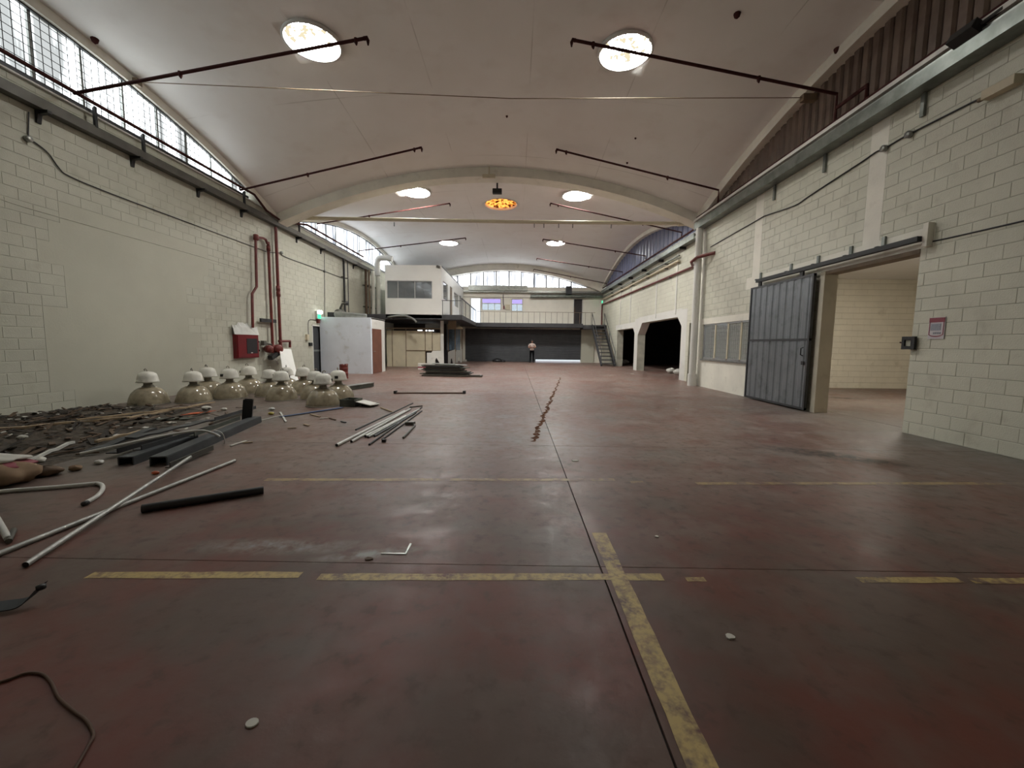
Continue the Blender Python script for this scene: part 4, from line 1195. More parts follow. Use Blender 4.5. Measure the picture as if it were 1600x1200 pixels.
# ---- far wall fittings
def window_fill(nm, r, mat_frame, bars, lower_split):
    b = MB(); e = .05; y0_, y1_ = YF + .05, YF + .11
    b.box(r[0], r[1], y0_, y1_, r[2], r[2] + e); b.box(r[0], r[1], y0_, y1_, r[3] - e, r[3]); b.box(r[0], r[0] + e, y0_, y1_, r[2], r[3]); b.box(r[1] - e, r[1], y0_, y1_, r[2], r[3])
    o = struct(b, nm, mat_frame)
    zs = r[2] + (r[3] - r[2]) * lower_split
    MB().box(r[0], r[1], y0_, y1_, zs - .03, zs + .03).build('transom', mat_frame, o)
    for k in range(1, bars): x = r[0] + (r[1] - r[0]) * k / bars; MB().box(x - .025, x + .025, y0_, y1_, r[2], zs).build('mullion', mat_frame, o)
    MB().box(r[0] + e, r[1] - e, y0_ + .02, y0_ + .026, r[2] + e, zs - .03).build('pane', 'window_glass', o)
    MB().box(r[0] + e, r[1] - e, y0_ + .02, y0_ + .026, zs + .03, r[3] - e).build('upper_pane', 'violet_glass', o)
    return o
_t = NT('violet_glass'); _tr = _t.n('ShaderNodeBsdfTransparent'); _tr.inputs['Color'].default_value = (.62, .54, .74, 1); _t.l(_tr.outputs[0], _t.out.inputs['Surface']); MATS['violet_glass'] = _t.m
window_fill('window_7', WIN_FAR1, 'plastic_white', 3, .58)
window_fill('window_8', WIN_FAR2, 'plastic_white', 2, .58)
r = DOOR_FAR
b = MB(); b.box(r[0] - .04, r[0] + .02, YF - .02, YF + .2, 3.0, r[3]); b.box(r[1] - .02, r[1] + .04, YF - .02, YF + .2, 3.0, r[3])
o = struct(b, 'door_2', 'plastic_white')
MB().box(r[1] - .06, r[1] - .02, YF + .2, YF + .9, 3.02, r[3] - .03).build('open_leaf', 'plastic_white', o)
r = DOOR_FAR2
b = MB(); b.box(r[0] - .06, r[0], YF - .03, YF + .1, 3.0, r[3] + .06); b.box(r[1], r[1] + .06, YF - .03, YF + .1, 3.0, r[3] + .06); b.box(r[0], r[1], YF - .03, YF + .1, r[3], r[3] + .06)
o = struct(b, 'door_3', 'white_paint')
MB().box(r[0], r[1], YF + .12, YF + .18, 3.0, r[3]).build('leaf', 'annex_dark', o)
MB().box(r[0] + .03, r[0] + .12, YF + .08, YF + .12, 3.9, 4.4).build('vision_strip', 'wood_dark', o)
# buildings across the yard are not seen; shutters
def shutter(nm, label, x0, x1, zlo):
    t = thing(nm, label, 'shutter', ((x0 + x1) / 2, YF + .05, zlo))
    z = zlo; k = 0; prof = []
    while z < 2.66: prof += [(YF + .02, z), (YF + .0, z + .02), (YF + .0, z + .06), (YF + .02, z + .08)]; z += .085
    A = [(x0, y, zz) for y, zz in prof]; B = [(x1, y, zz) for y, zz in prof]
    b = MB().strip(A, B); b.box(x0, x1, YF + .035, YF + .05, zlo, 2.66)
    b.build('slat_curtain', 'shutter_grey', t)
    MB().box(x0, x1, YF - .02, YF + .06, zlo - .01, zlo + .05).build('bottom_bar', 'dark_grey', t)
    return t
xm = fw(836, 540).x
shutter('roller_shutter', 'closed dark grey roller shutter behind the standing person', SHUT[0], xm - .03, .012)
shutter('roller_shutter', 'dark roller shutter raised slightly with daylight under it', xm + .03, SHUT[1], .22)
struct(MB().box(xm - .05, xm + .05, YF - .03, YF + .1, 0, 2.62), 'trim_31', 'shutter_grey')
struct(MB().box(SHUT[1], SHUT[1] + 1.0, YF - .18, YF, 0, 2.6), 'trim_32', 'plaster')
# ducts and units over the far wall
a, b_ = fw(733, 446), fw(824, 448)
tag(MB().box(a.x, b_.x, YF - .45, YF - .05, 5.55, 5.92).build('roof_duct', 'galv'), 'long grey duct in front of the far arched window', 'duct')
a, b_ = fw(829, 459), fw(940, 463)
t = thing('pipe_duct', 'long grey round duct under the right end of the far arched window', 'duct', ((a.x + b_.x) / 2, YF - .2, 5.1))
MB().tube([(a.x, YF - .2, 5.14), (XR2 - .1, YF - .2, 5.2)], .13, 12).build('duct', 'tray_galv', t)
a = fw(888, 452)
tag(MB().box(a.x - .22, a.x + .22, YF - .5, YF - .08, 5.33, 5.92).build('fan_box', 'dark_grey'), 'dark square fan box on the sill of the far arched window', 'fan')
struct(MB().box(XL, XR2, YF - .3, YF, 5.42, 5.56), 'trim_33', 'galv')
a = fw(788, 478)
t = thing('wall_switchgear', 'small cable and switch cluster between the two far windows', 'switch', (a.x, YF - .05, 4.2))
MB().tube(smooth_path([(a.x - .1, YF - .03, 5.3), (a.x - .08, YF - .03, 4.6), (a.x, YF - .04, 4.35)], 4), .025).build('cable', 'dark_grey', t)
MB().box(a.x + .1, a.x + .45, YF - .1, YF, 4.1, 4.5).build('box', 'panel_cream', t)
MB().box(a.x - .08, a.x + .02, YF - .1, YF, 4.15, 4.4).build('switch', 'pipe_red', t)
cable('wall_cable', 'thin conduit running along the far wall above the windows', [(PY(723, 455, YF - .02).x, YF - .02, 5.08), (2.2, YF - .02, 5.05)], .018, 'frame_brown')

# ---- partitions under the mezzanine
PYY = 23.2
pt = thing('partition_wall', 'cream panelled partition with timber strips under the upper office', 'partition', (-6, PYY, 0))
pu = lambda u, v=545: PY(u, v, PYY).x
zt = 2.12
edges = [pu(604), pu(613), pu(634.5), pu(664.5), pu(675.5), pu(688.5), pu(693)]
for i, (xa, xb) in enumerate(zip(edges[:-1], edges[1:])):
    if i in (2,):
        MB().box(xa + .015, xb - .015, PYY, PYY + .04, 0, .92).build('panel', 'panel_cream', pt); MB().box(xa + .015, xb - .015, PYY, PYY + .04, .98, zt).build('panel', 'panel_cream', pt)
    elif i in (3, 4):
        MB().box(xa + .015, xb - .015, PYY, PYY + .04, .95, zt - .05 * (i - 2)).build('panel', 'panel_cream', pt)
    elif i == 5: MB().box(xa, xb, PYY - .03, PYY + .09, 0, 2.72).build('corner_post', 'white_paint', pt)
    else: MB().box(xa + .015, xb - .015, PYY, PYY + .04, 0, zt).build('panel', 'panel_cream', pt)
for x in edges[1:6]: MB().box(x - .02, x + .02, PYY - .015, PYY + .05, 0, zt + .1).build('stud', 'frame_brown', pt)
MB().box(edges[0], edges[6], PYY - .02, PYY + .05, zt + .10, zt + .17).build('head_rail', 'frame_brown', pt)
MB().box(edges[2], edges[5], PYY - .015, PYY + .05, .92, .98).build('mid_rail', 'frame_brown', pt)
MB().box(edges[3], edges[5], PYY + .02, PYY + .03, zt + .17, 2.6).build('glazing', 'window_glass', pt)
# room behind the partition
struct(MB().box(OX0 - 1.2, -4.3, 27.5, 27.6, 0, 2.74), 'wall_under_office', 'annex_dark')
t = thing('strip_light', 'row of small lit lamps glimpsed above the cream partition', 'light', ((pu(624) + pu(655)) / 2, 27.45, 2.2))
MB().box(pu(622), pu(657), 27.42, 27.5, 2.31, 2.36).build('batten', 'dark_grey', t)
for k, (ua, ub) in enumerate(((625, 633), (639, 642), (645, 648), (650, 654))): MB().box(pu(ua), pu(ub), 27.43, 27.5, 2.24, 2.31).build('lamp', 'lamp_glow', t)
# broken boards leaning at its right end
lb = thing('leaning_board', 'torn white wallboard standing in front of the partition end', 'board', (-4.9, 21.6, 0))
P = lambda u, v, y=21.6: PY(u, v, y)
poly = [P(667, 577.5), P(680.5, 577), P(680, 562), P(682, 559), P(692, 576), P(694, 575), P(693, 548), P(676, 548), P(674, 551), P(667, 551)]
for p in poly[:2] + poly[4:6]: p.z = max(0.0, min(p.z, .02))
b = MB(); n_ = len(poly); vs = poly + [p + Vector((0, .03, 0)) for p in poly]
b.add(vs[:n_] + vs[n_:], [(0, 1, 2, 9), (2, 3, 7, 8), (2, 8, 9), (3, 4, 5, 6), (3, 6, 7)] + [(n_ + a_, n_ + b2, n_ + c2, n_ + d2) for a_, b2, c2, d2 in ((9, 2, 1, 0),)] + [(n_ + 8, n_ + 7, n_ + 3, n_ + 2), (n_ + 9, n_ + 8, n_ + 2), (n_ + 6, n_ + 5, n_ + 4, n_ + 3), (n_ + 7, n_ + 6, n_ + 3)] + [(i, (i + 1) % n_, n_ + (i + 1) % n_, n_ + i) for i in range(n_)])
b.build('sheet', 'white_paint', lb)
# low counters with torn fronts, further right
for i, (u0, u1, v, lab) in enumerate(((700, 711, 569, 'torn white counter front under the walkway, nearer the cream partition'), (712, 722, 566.5, 'torn white counter front under the walkway, nearer the shutters'))):
    y = PZ(u0, v).y; a, b_ = PY(u0, v, y), PY(u1, v, y)
    x0_, x1_ = a.x, b_.x
    t = thing('broken_counter', lab, 'counter', ((x0_ + x1_) / 2, y, 0))
    MB().prism([(x0_, y, 0), (x0_ + (x1_ - x0_) * .35, y, 0), (x0_ + (x1_ - x0_) * .4, y, .35), (x0_ + (x1_ - x0_) * .55, y, .4), (x0_ + (x1_ - x0_) * .7, y, 0), (x1_, y, .02), (x1_, y, 1.0), (x0_ + .1, y, .88), (x0_, y, .8)], (0, .05, 0)).build('front', 'white_paint', t)
    for xx in (x0_, x1_): MB().box(xx - .03, xx + .03, y + .05, y + .12, 0, 2.7).build('post', 'frame_brown', t)
y = 26.8
b = thing('strip_curtain', 'blue-grey plastic strip curtain hanging under the walkway', 'curtain', (-4, 27.0, .9))
x0_, x1_ = PY(698, 540, y).x, PY(719, 540, y).x; n_ = 9
for k in range(n_):
    xa = x0_ + (x1_ - x0_) * k / n_; MB().box(xa + .01, xa + (x1_ - x0_) / n_ * .8, y + .02 * (k % 2), y + .02 * (k % 2) + .01, .95, 2.35).build('strip', 'strip_blue', b)
MB().box(x0_, x1_, y - .02, y + .05, 2.35, 2.74).build('rail', 'galv', b)
a = PY(715, 513, 26.0)
pd = MB().lathe([(0, -.05), (.36, -.05), (.30, .08), (.1, .2), (0, .22)], (a.x, 26.0, a.z), 18); pd.box(a.x - .01, a.x + .01, 25.99, 26.01, a.z + .2, 2.74)
tag(pd.build('pendant_shade', 'panel_cream'), 'pale round lamp shade hanging below the dark walkway deck', 'lamp')
tag(MB().box(pu(699, 500), pu(711, 500), 23.5, 23.7, 2.25, 2.74).build('deck_beam_box', 'frame_brown'), 'brown box beam under the walkway deck beside the white post', 'beam')
a = PZ(660, 577)
t = thing('white_carton', 'small white carton with a red stripe on the floor by the partition', 'box', (a.x, a.y, 0))
MB().obox((a.x, a.y, .16), (.45, .35, .32), Matrix.Rotation(.2, 3, 'Z')).build('body', 'paper', t)
MB().obox((a.x, a.y, .12), (.456, .356, .07), Matrix.Rotation(.2, 3, 'Z')).build('stripe', 'sign_red', t)
a = PZ(727, 564.5); tag(MB().obox((a.x, a.y - .1, .07), (.25, .2, .14)).build('paper_scrap', 'paper'), 'white paper scrap at the foot of the closed shutter', 'scrap')
a = PZ(777, 565.5); 
t = thing('dark_bundle', 'low dark bundle on the floor in front of the closed shutter', 'bundle', (a.x, 30.6, 0))
MB().lathe([(.36, 0), (.42, .08), (.34, .2), (.14, .28), (.0, .3)], (a.x, 30.6, 0), 12).build('bag', 'black_rubber', t)
MB().lathe([(.2, 0), (.26, .06), (.18, .14), (.0, .17)], (a.x + .42, 30.62, 0), 12).build('bag_end', 'black_rubber', t)

# ---- person in front of the shutters
def person():
    F = PZ(831.5, 567.5); x0_, y0_ = F.x, 29.9
    t = thing('person', 'person with folded arms in a pale shirt and black trousers before the shutters', 'person', (x0_, y0_, 0))
    V, E_, Rr = [], [], []
    def v(x, y, z, r, r2=None):
        V.append((x, y, z)); Rr.append((r, r2 or r)); return len(V) - 1
    pel = v(0, 0, .93, .155, .115)
    sp1 = v(0, 0, 1.08, .145, .105); sp2 = v(0, -.005, 1.24, .165, .115); sp3 = v(0, 0, 1.38, .15, .10); nk = v(0, -.005, 1.47, .06, .06)
    hd0 = v(0, -.015, 1.54, .065, .075); hd1 = v(0, -.02, 1.61, .078, .095); hd2 = v(0, -.015, 1.69, .06, .075)
    for a, b in ((pel, sp1), (sp1, sp2), (sp2, sp3), (sp3, nk), (nk, hd0), (hd0, hd1), (hd1, hd2)): E_.append((a, b))
    for s in (-1, 1):
        h = v(s * .10, 0, .86, .095, .10); k = v(s * .115, -.02, .49, .062); an = v(s * .12, .01, .09, .042); fo = v(s * .135, -.10, .045, .04, .035); to = v(s * .145, -.19, .035, .035, .025)
        sh = v(s * .205, 0, 1.39, .065); el = v(s * .265, -.02, 1.14, .046); wr = v(-s * .02 + s * .02, -.205 - (.03 if s > 0 else 0), 1.18 + (.02 if s > 0 else 0), .036); ha = v(-s * .14, -.20, 1.20, .035, .028)
        for a, b in ((pel, h), (h, k), (k, an), (an, fo), (fo, to), (sp3, sh), (sh, el), (el, wr), (wr, ha)): E_.append((a, b))
    me = bpy.data.meshes.new('body'); me.from_pydata(V, E_, [])
    o = bpy.data.objects.new('body', me); COL.objects.link(o)
    sk = o.modifiers.new('skin', 'SKIN'); sk.use_smooth_shade = True
    for i, d in enumerate(me.skin_vertices[0].data): d.radius = Rr[i]; d.use_root = (i == 0)
    sb = o.modifiers.new('sub', 'SUBSURF'); sb.levels = 2; sb.render_levels = 2
    dg = bpy.context.evaluated_depsgraph_get(); dg.update()
    nm = bpy.data.meshes.new_from_object(o.evaluated_get(dg)); o.modifiers.clear(); o.data = nm
    nm.materials.clear()
    for mt in ('skin', 'shirt', 'trousers', 'hair'): nm.materials.append(MATS[mt])
    for p in nm.polygons:
        c = p.center; p.use_smooth = True
        arm = c.y < -.10 and 1.05 < c.z < 1.3 or (abs(c.x) > .225 and c.z < 1.25)
        if c.z < .085: p.material_index = 3
        elif c.z < .96 and not arm: p.material_index = 2
        elif c.z > 1.47: p.material_index = 0
        elif arm: p.material_index = 0
        else: p.material_index = 1
    o.parent = t
    ex_ = MB()
    for s in (-1, 1):
        ex_.lathe([(0, -.03), (.022, -.01), (.022, .015), (0, .03)], (s * .078, -.01, 1.615), 8)
        bx_, by_, bz_ = -s * .15, -.215, 1.20
        ex_.obox((bx_, by_, bz_), (.07, .03, .075))
        for k in range(4):                # fingers resting on the folded forearms
            zz = bz_ + .03 - k * .02; L = (.07, .08, .075, .06)[k]
            ex_.tube([(bx_ - s * .03, by_ - .005, zz), (bx_ - s * (.03 + L * .5), by_ - .012, zz), (bx_ - s * (.03 + L), by_ + .015, zz - .005)], [.010, .009, .007], 6)
        ex_.tube([(bx_ + s * .01, by_, bz_ + .03), (bx_ - s * .02, by_ - .01, bz_ + .065), (bx_ - s * .04, by_ - .01, bz_ + .075)], [.011, .010, .008], 6)
    ex_.lathe([(0, .03), (.012, .0), (.016, -.012), (0, -.02)], (0, -.112, 1.60), 8)
    k0 = len(ex_.f)
    for s in (-1, 1): ex_.lathe([(0, -.008), (.01, 0), (0, .008)], (s * .032, -.10, 1.628), 8)
    ex_.box(-.022, .022, -.106, -.096, 1.552, 1.560)
    em = ex_.mesh('features')
    bm = bmesh.new(); bm.from_mesh(nm); n0 = len(bm.faces); bm.from_mesh(em); bm.faces.ensure_lookup_table()
    for i in range(n0, len(bm.faces)): bm.faces[i].material_index = 0 if i - n0 < k0 else 3
    bm.to_mesh(nm); bm.free()
    MB().lathe([(.0, .115), (.05, .10), (.085, .05), (.095, .0), (.09, -.06), (.08, -.09)], (x0_, y0_ + .015, 1.655), 16).build('hair', 'hair', t)
person()

# ---- red barrel
a = PZ(537.5, 591)
t = thing('oil_drum', 'small red metal drum standing in front of the white cubicle', 'drum', (a.x, a.y, 0))
MB().lathe([(0, 0), (.16, 0), (.165, .02), (.155, .04), (.155, .18), (.165, .19), (.155, .2), (.155, .36), (.165, .37), (.155, .38), (.155, .50), (.165, .52), (.15, .52), (.14, .48), (0, .47)], (a.x, a.y, 0), 20).build('shell', 'barrel_red', t)
MB().obox((a.x - .08, a.y, .525), (.07, .2, .05)).build('lug', 'barrel_red', t); MB().obox((a.x + .1, a.y, .53), (.06, .2, .06)).build('lug', 'barrel_red', t)
# ---- high-bay lamps set down on the floor along the left wall
def make_lamp():
    t = bpy.data.objects.new('high_bay_lamp', None); COL.objects.link(t); t.empty_display_size = .2
    outer = [(.345, 0), (.350, .02), (.342, .07), (.322, .15), (.285, .24), (.225, .315), (.15, .36), (.10, .375)]
    inner = [(r - .012, z) for r, z in outer][::-1]
    MB().lathe(outer + inner + [outer[0]], (0, 0, 0), 28).build('reflector_bowl', 'bowl', t)
    MB().lathe([(.345, -.0), (.357, .0), (.357, .022), (.345, .022), (.345, 0)], (0, 0, 0), 28).build('rim', 'lamp_neck', t)
    MB().lathe([(.0, .365), (.115, .365), (.10, .39), (.075, .41), (.075, .49), (.0, .49)], (0, 0, 0), 16).build('neck', 'lamp_neck', t)
    h = MB().lathe([(0, .475), (.18, .465), (.20, .47), (.185, .50), (.170, .58), (.150, .65), (.10, .685), (.03, .70), (0, .70)], (0, 0, 0), 20).build('ballast_housing', 'lamp_white', t)
    MB().tube([(0, 0, .695), (0, 0, .735), (.03, 0, .76), (.055, 0, .74), (.045, 0, .715)], .011, 6).build('hook', 'lamp_neck', h)
    MB().obox((.165, 0, .55), (.05, .07, .06)).build('cable_gland', 'black_rubber', h)
    return t
LAMPS = [(-8.05, 8.45, 'high-bay lamp standing alone at the near end of the row by the plaster wall'),
         (-7.38, 8.85, 'second high-bay lamp of the front row, next to the lone one'),
         (-7.78, 9.78, 'high-bay lamp close to the wall behind the second lamp'),
         (-7.02, 9.50, 'third high-bay lamp of the front row'),
         (-6.34, 9.98, 'fourth high-bay lamp of the front row with a bright gloss'),
         (-7.22, 10.48, 'high-bay lamp in the back row below the red hose cabinet'),
         (-6.50, 11.0, 'high-bay lamp in the back row in front of the leaning stick'),
         (-5.66, 9.35, 'high-bay lamp in the middle of the right-hand cluster'),
         (-4.98, 9.62, 'high-bay lamp just left of the largest front lamp'),
         (-4.25, 8.55, 'high-bay lamp nearest the camera at the right end, with the brightest white cap'),
         (-4.28, 9.36, 'high-bay lamp directly behind the right end lamp'),
         (-5.75, 10.5, 'high-bay lamp in the back row below the leaning white board')]
proto = make_lamp()
for i, (x, y, lab) in enumerate(LAMPS):
    o = proto if i == 0 else copy_tree(proto, (x, y, 0))
    o.location = (x, y, .0); o.rotation_euler = (0, 0, random.uniform(0, 6.28)); s_ = random.uniform(.95, 1.05); o.scale = (s_, s_, s_)
    tag(o, lab, 'lamp', 'high-bay lamps on the floor')

# ---- loose tubes and bars on the floor
def floor_tube(name, label, a, b_, r, mat, group=None, za=None, zb=None, cat='tube', hollow=True):
    a = PZ(*a) if len(a) == 2 else Vector(a); b_ = PZ(*b_) if len(b_) == 2 else Vector(b_)
    a = Vector((a.x, a.y, (za if za is not None else r))); b_ = Vector((b_.x, b_.y, (zb if zb is not None else r)))
    t = thing(name, label, cat, ((a.x + b_.x) / 2, (a.y + b_.y) / 2, min(a.z, b_.z) - r), group)
    MB().tube([a, b_], r, 10, cap=not hollow).build('tube', mat, t)
    if hollow:
        d = (b_ - a).normalized()
        for e, s in ((a, 1), (b_, -1)):
            MB().tube([e + d * s * .004, e + d * s * .006], r * .97, 10).build('open_end', 'black_rubber', t)
    return t
floor_tube('black_tube', 'thick black plastic tube lying alone on the floor at left', (222, 801), (412, 771), .034, 'black_rubber')
floor_tube('steel_tube', 'long grey tube lying on top of the other in the left foreground, crossing over it', (40, 887), (298, 724), .018, 'steel_tube', za=.018, zb=.075)
floor_tube('steel_tube', 'long grey tube underneath in the left foreground, running out of frame', (-60, 893), (367, 722), .018, 'steel_tube')
t = thing('bent_pipe', 'white pipe with a hooked end lying in front of the debris heap', 'pipe', PZ(90, 770))
pts = [PZ(-40, 776), PZ(20, 769.5), PZ(80, 765), PZ(140, 759.5)] + [PZ(152, 758.5), PZ(159, 761), PZ(161, 766), PZ(158, 772)] + [PZ(150, 780), PZ(134, 789)]
for p in pts: p.z = .02
MB().tube(smooth_path(pts, 4), .018, 10).build('tube', 'white_tube', t)
e = PZ(133.5, 790); e.z = .02; MB().lathe([(0, -.02), (.019, -.02), (.019, .02), (0, .02)], e, 10, Matrix.Rotation(1.57, 3, 'X')).build('open_end', 'black_rubber', t)
t = thing('bent_pipe', 'white pipe end lifted off the floor at the left frame edge', 'pipe', PZ(10, 845))
a, b_ = PZ(-25, 790), PZ(13, 846); a.z = .10; b_.z = .022
MB().tube([a, b_], .02, 10).build('tube', 'white_tube', t)
c = PZ(22, 832); c.z = .02; d = PZ(14, 850); d.z = .02
MB().tube([c, d], .018, 8).build('elbow', 'tray_dark', t)
t = thing('grey_slat', 'curved grey slat with a dark end in the left foreground corner', 'slat', PZ(30, 950))
pts = [PZ(-60, 962), PZ(0, 955), PZ(40, 950), PZ(66, 938)]
for i, p in enumerate(pts): p.z = (.02, .02, .03, .075)[i]
b = MB(); sp = smooth_path(pts, 5)
b.sweep([[(p.x, p.y - .03, p.z - .008), (p.x, p.y + .03, p.z + .012), (p.x, p.y + .032, p.z + .018), (p.x, p.y - .03, p.z - .002)] for p in sp]); b.build('slat', 'beam_slate', t)
MB().lathe([(0, -.015), (.02, -.01), (.02, .01), (0, .015)], pts[-1], 10).build('dark_end', 'black_rubber', t)
pts = [PZ(*q) for q in ((-20, 1072), (10, 1065), (40, 1054), (65, 1055), (80, 1068), (92, 1092), (115, 1113), (132, 1125), (142, 1138), (146, 1152), (138, 1168), (122, 1196), (100, 1230))]
for p in pts: p.z = .006
tag(MB().tube(smooth_path(pts, 5), .0055, 6).build('loose_cable', 'rust_cable'), 'thin reddish cable curling on the floor at bottom left', 'cable')
# stack of thin poles
PL = [((526, 698), (632, 644), .022, 'white_tube', 0, 'longest white pole of the pile, lying furthest left'), ((549, 692), (641, 640.5), .020, 'white_tube', 0, 'second white pole of the pile with a dark end'),
      ((571, 684), (634, 652), .022, 'white_tube', 0, 'thick pale pole in the middle of the pile'), ((575, 685), (655, 641), .018, 'steel_tube', 0, 'grey pole lying close beside the thick pale pole'),
      ((577, 696), (659, 637.5), .014, 'black_iron', 0, 'thin black pole at the right edge of the pile'), ((585, 683), (650, 646), .016, 'beam_slate', 0, 'slate coloured pole between the pale and black poles'),
      ((597, 688), (659, 643), .013, 'black_iron', 0, 'shorter black pole at the far right of the pile'), ((556, 678), (645, 634.5), .014, 'black_iron', .05, 'black pole lying across the top of the pile'),
      ((640, 637), (660, 635), .012, 'tray_dark', .0, 'short rod lying across the far end of the pile')]
for a, b_, r, mt, dz, lab in PL:
    floor_tube('pole', lab, a, b_, r, mt, 'pile of poles', za=r + dz, zb=r + dz, cat='pole')
t = thing('bent_bracket', 'small bent dark bracket on the floor right of the pole pile', 'bracket', PZ(640, 676))
pts = [PZ(630, 686), PZ(648, 667), PZ(647, 665), PZ(636, 663)]
for p in pts: p.z = .02
MB().tube(pts, .016, 8).build('rod', 'tray_dark', t); MB().obox(PZ(641, 664) + Vector((0, 0, .03)), (.16, .07, .05)).build('clamp', 'tray_dark', t)
tag(MB().obox(PZ(600, 690.5) + Vector((0, 0, .02)), (.05, .05, .04)).build('rubber_plug', 'black_rubber'), 'tiny black plug on the floor beside the pole pile', 'plug')
floor_tube('steel_rod', 'short pale rod lying between the metal box and the pole pile', (595, 638), (616, 645.5), .014, 'wood_light', cat='rod')
t = thing('flat_bar', 'long thin dark bar with knobbed ends lying across the middle of the floor', 'bar', PZ(672, 615))
a, b_ = PZ(618, 615), PZ(725.5, 615)
MB().bar(Vector((a.x, a.y, .02)), Vector((b_.x, b_.y, .02)), .10, .03).build('bar', 'rust_cable', t)
for p in (a, b_): MB().obox((p.x, p.y, .04), (.07, .12, .08)).build('end_block', 'black_iron', t)
t = thing('angle_beam', 'dark green-grey beam lying behind the lamps near the metal box', 'beam', PZ(555, 607))
a, b_ = PZ(529, 612), PZ(580, 604)
MB().bar(Vector((a.x, a.y, .06)), Vector((b_.x, b_.y, .06)), .20, .10).build('web', 'sheet_green', t)
MB().bar(Vector((a.x, a.y, .125)), Vector((b_.x, b_.y, .125)), .24, .02).build('flange', 'galv', t)
# opened metal box with its lid
a = PZ(549, 634); R = Matrix.Rotation(-.15, 3, 'Z')
t = thing('metal_case', 'open grey metal case with its white lid flipped to the side', 'box', (a.x, a.y, 0))
for dx, dy, sx, sy in ((-.16, 0, .02, .34), (.16, 0, .02, .34), (0, -.16, .34, .02), (0, .16, .34, .02)): MB().obox(Vector((a.x, a.y, .08)) + R @ Vector((dx, dy, 0)), (sx, sy, .16), R).build('side', 'sheet_green', t)
MB().obox((a.x, a.y, .012), (.34, .34, .02), R).build('base', 'sheet_green', t)
MB().obox(Vector((a.x + .36, a.y - .02, .075)), (.42, .34, .015), Matrix.Rotation(.16, 3, 'Y') @ Matrix.Rotation(-.3, 3, 'Z')).build('lid', 'lamp_white', t)
MB().obox(Vector((a.x + .40, a.y + .05, .03)), (.3, .2, .05), R).build('insert', 'black_iron', t)
# stack of dark sheets in the middle distance
a, b_ = PZ(655, 588), PZ(735, 593)
t = thing('sheet_stack', 'stack of dark greenish metal sheets and frames lying on the floor', 'stack', ((a.x + b_.x) / 2, a.y, 0))
cx_, cy_ = (a.x + b_.x) / 2, a.y + .35
for k in range(9):
    R = Matrix.Rotation(-.12 + random.uniform(-.05, .05), 3, 'Z')
    MB().obox((cx_ + random.uniform(-.12, .12) - .02 * k, cy_ + random.uniform(-.04, .04), .10 + k * .045), (2.0 - .06 * k + random.uniform(-.15, .15), .62, .03), R).build('sheet', ('sheet_green', 'dark_grey', 'tray_dark')[k % 3], t)
for dy in (-.45, -.2): MB().obox((cx_ + .25, cy_ + dy, .045), (2.55, .07, .07), Matrix.Rotation(-.04, 3, 'Z')).build('runner', 'tray_dark', t)
for dx in (.9, 1.45): MB().obox((cx_ + dx, cy_ - .33, .06), (.06, .3, .05)).build('rung', 'galv', t)
MB().obox((cx_ + .1, cy_, .10 + 9 * .045), (1.5, .4, .02), Matrix.Rotation(-.2, 3, 'Z') @ Matrix.Rotation(.03, 3, 'Y')).build('top_sheet', 'galv', t)

# ---- debris heap by the left wall
rr = random.Random(21)
def heap_h(x, y):
    d = (x - XL)                       # distance from the wall
    t_ = max(0, 1 - d / (3.9 - .16 * (y - 3)))
    e = min(1, max(0, (8.3 - y) / 2.2)) * min(1, max(0, (y - 2.6) / .8))
    return .11 * (t_ ** .7) * e
hv, hf = [], []
NX, NY = 60, 84
for j in range(NY + 1):
    for i in range(NX + 1):
        x = XL + .02 + 3.9 * i / NX; y = 2.4 + 6.2 * j / NY
        h = heap_h(x, y); hv.append((x, y, (h * (.45 + .9 * rr.random()) if h > .01 else -.012)))
for j in range(NY):
    for i in range(NX):
        q_ = [j * (NX + 1) + i, j * (NX + 1) + i + 1, (j + 1) * (NX + 1) + i + 1, (j + 1) * (NX + 1) + i]
        if max(hv[k][2] for k in q_) > 0: hf.append(tuple(q_))
o = MB().add(hv, hf).build('rubble_heap', 'rubble'); o['kind'] = 'stuff'
tag(o, 'low dark heap of rubble and rags along the left wall', 'rubble')
# shreds strewn over the heap: countless small scraps
for nm, mt, n_, lab in (('fibre_scraps', 'rag_dark', 420, 'countless dark rag and fibre scraps on the heap'), ('wood_scraps', 'wood_dark', 260, 'countless brown wood splinters on the heap'), ('light_scraps', 'paper', 90, 'countless pale scraps strewn on the heap')):
    b = MB()
    for k in range(n_):
        y = rr.uniform(2.8, 8.2); x = XL + .05 + rr.random() ** 1.2 * 3.6; h = heap_h(x, y)
        if h < .02 and rr.random() < .8: continue
        L = rr.uniform(.06, .42) if mt != 'paper' else rr.uniform(.03, .09)
        R = Matrix.Rotation(rr.gauss(.45, .5), 3, 'Z') @ Matrix.Rotation(rr.gauss(0, .10), 3, 'Y') @ Matrix.Rotation(rr.gauss(0, .12), 3, 'X')
        b.obox((max(x, XL + .3), y, h * .95 + .025), (rr.uniform(.012, .06), L, rr.uniform(.004, .018)), R)
    o = b.build(nm, mt); o['kind'] = 'stuff'; tag(o, lab, 'scraps')
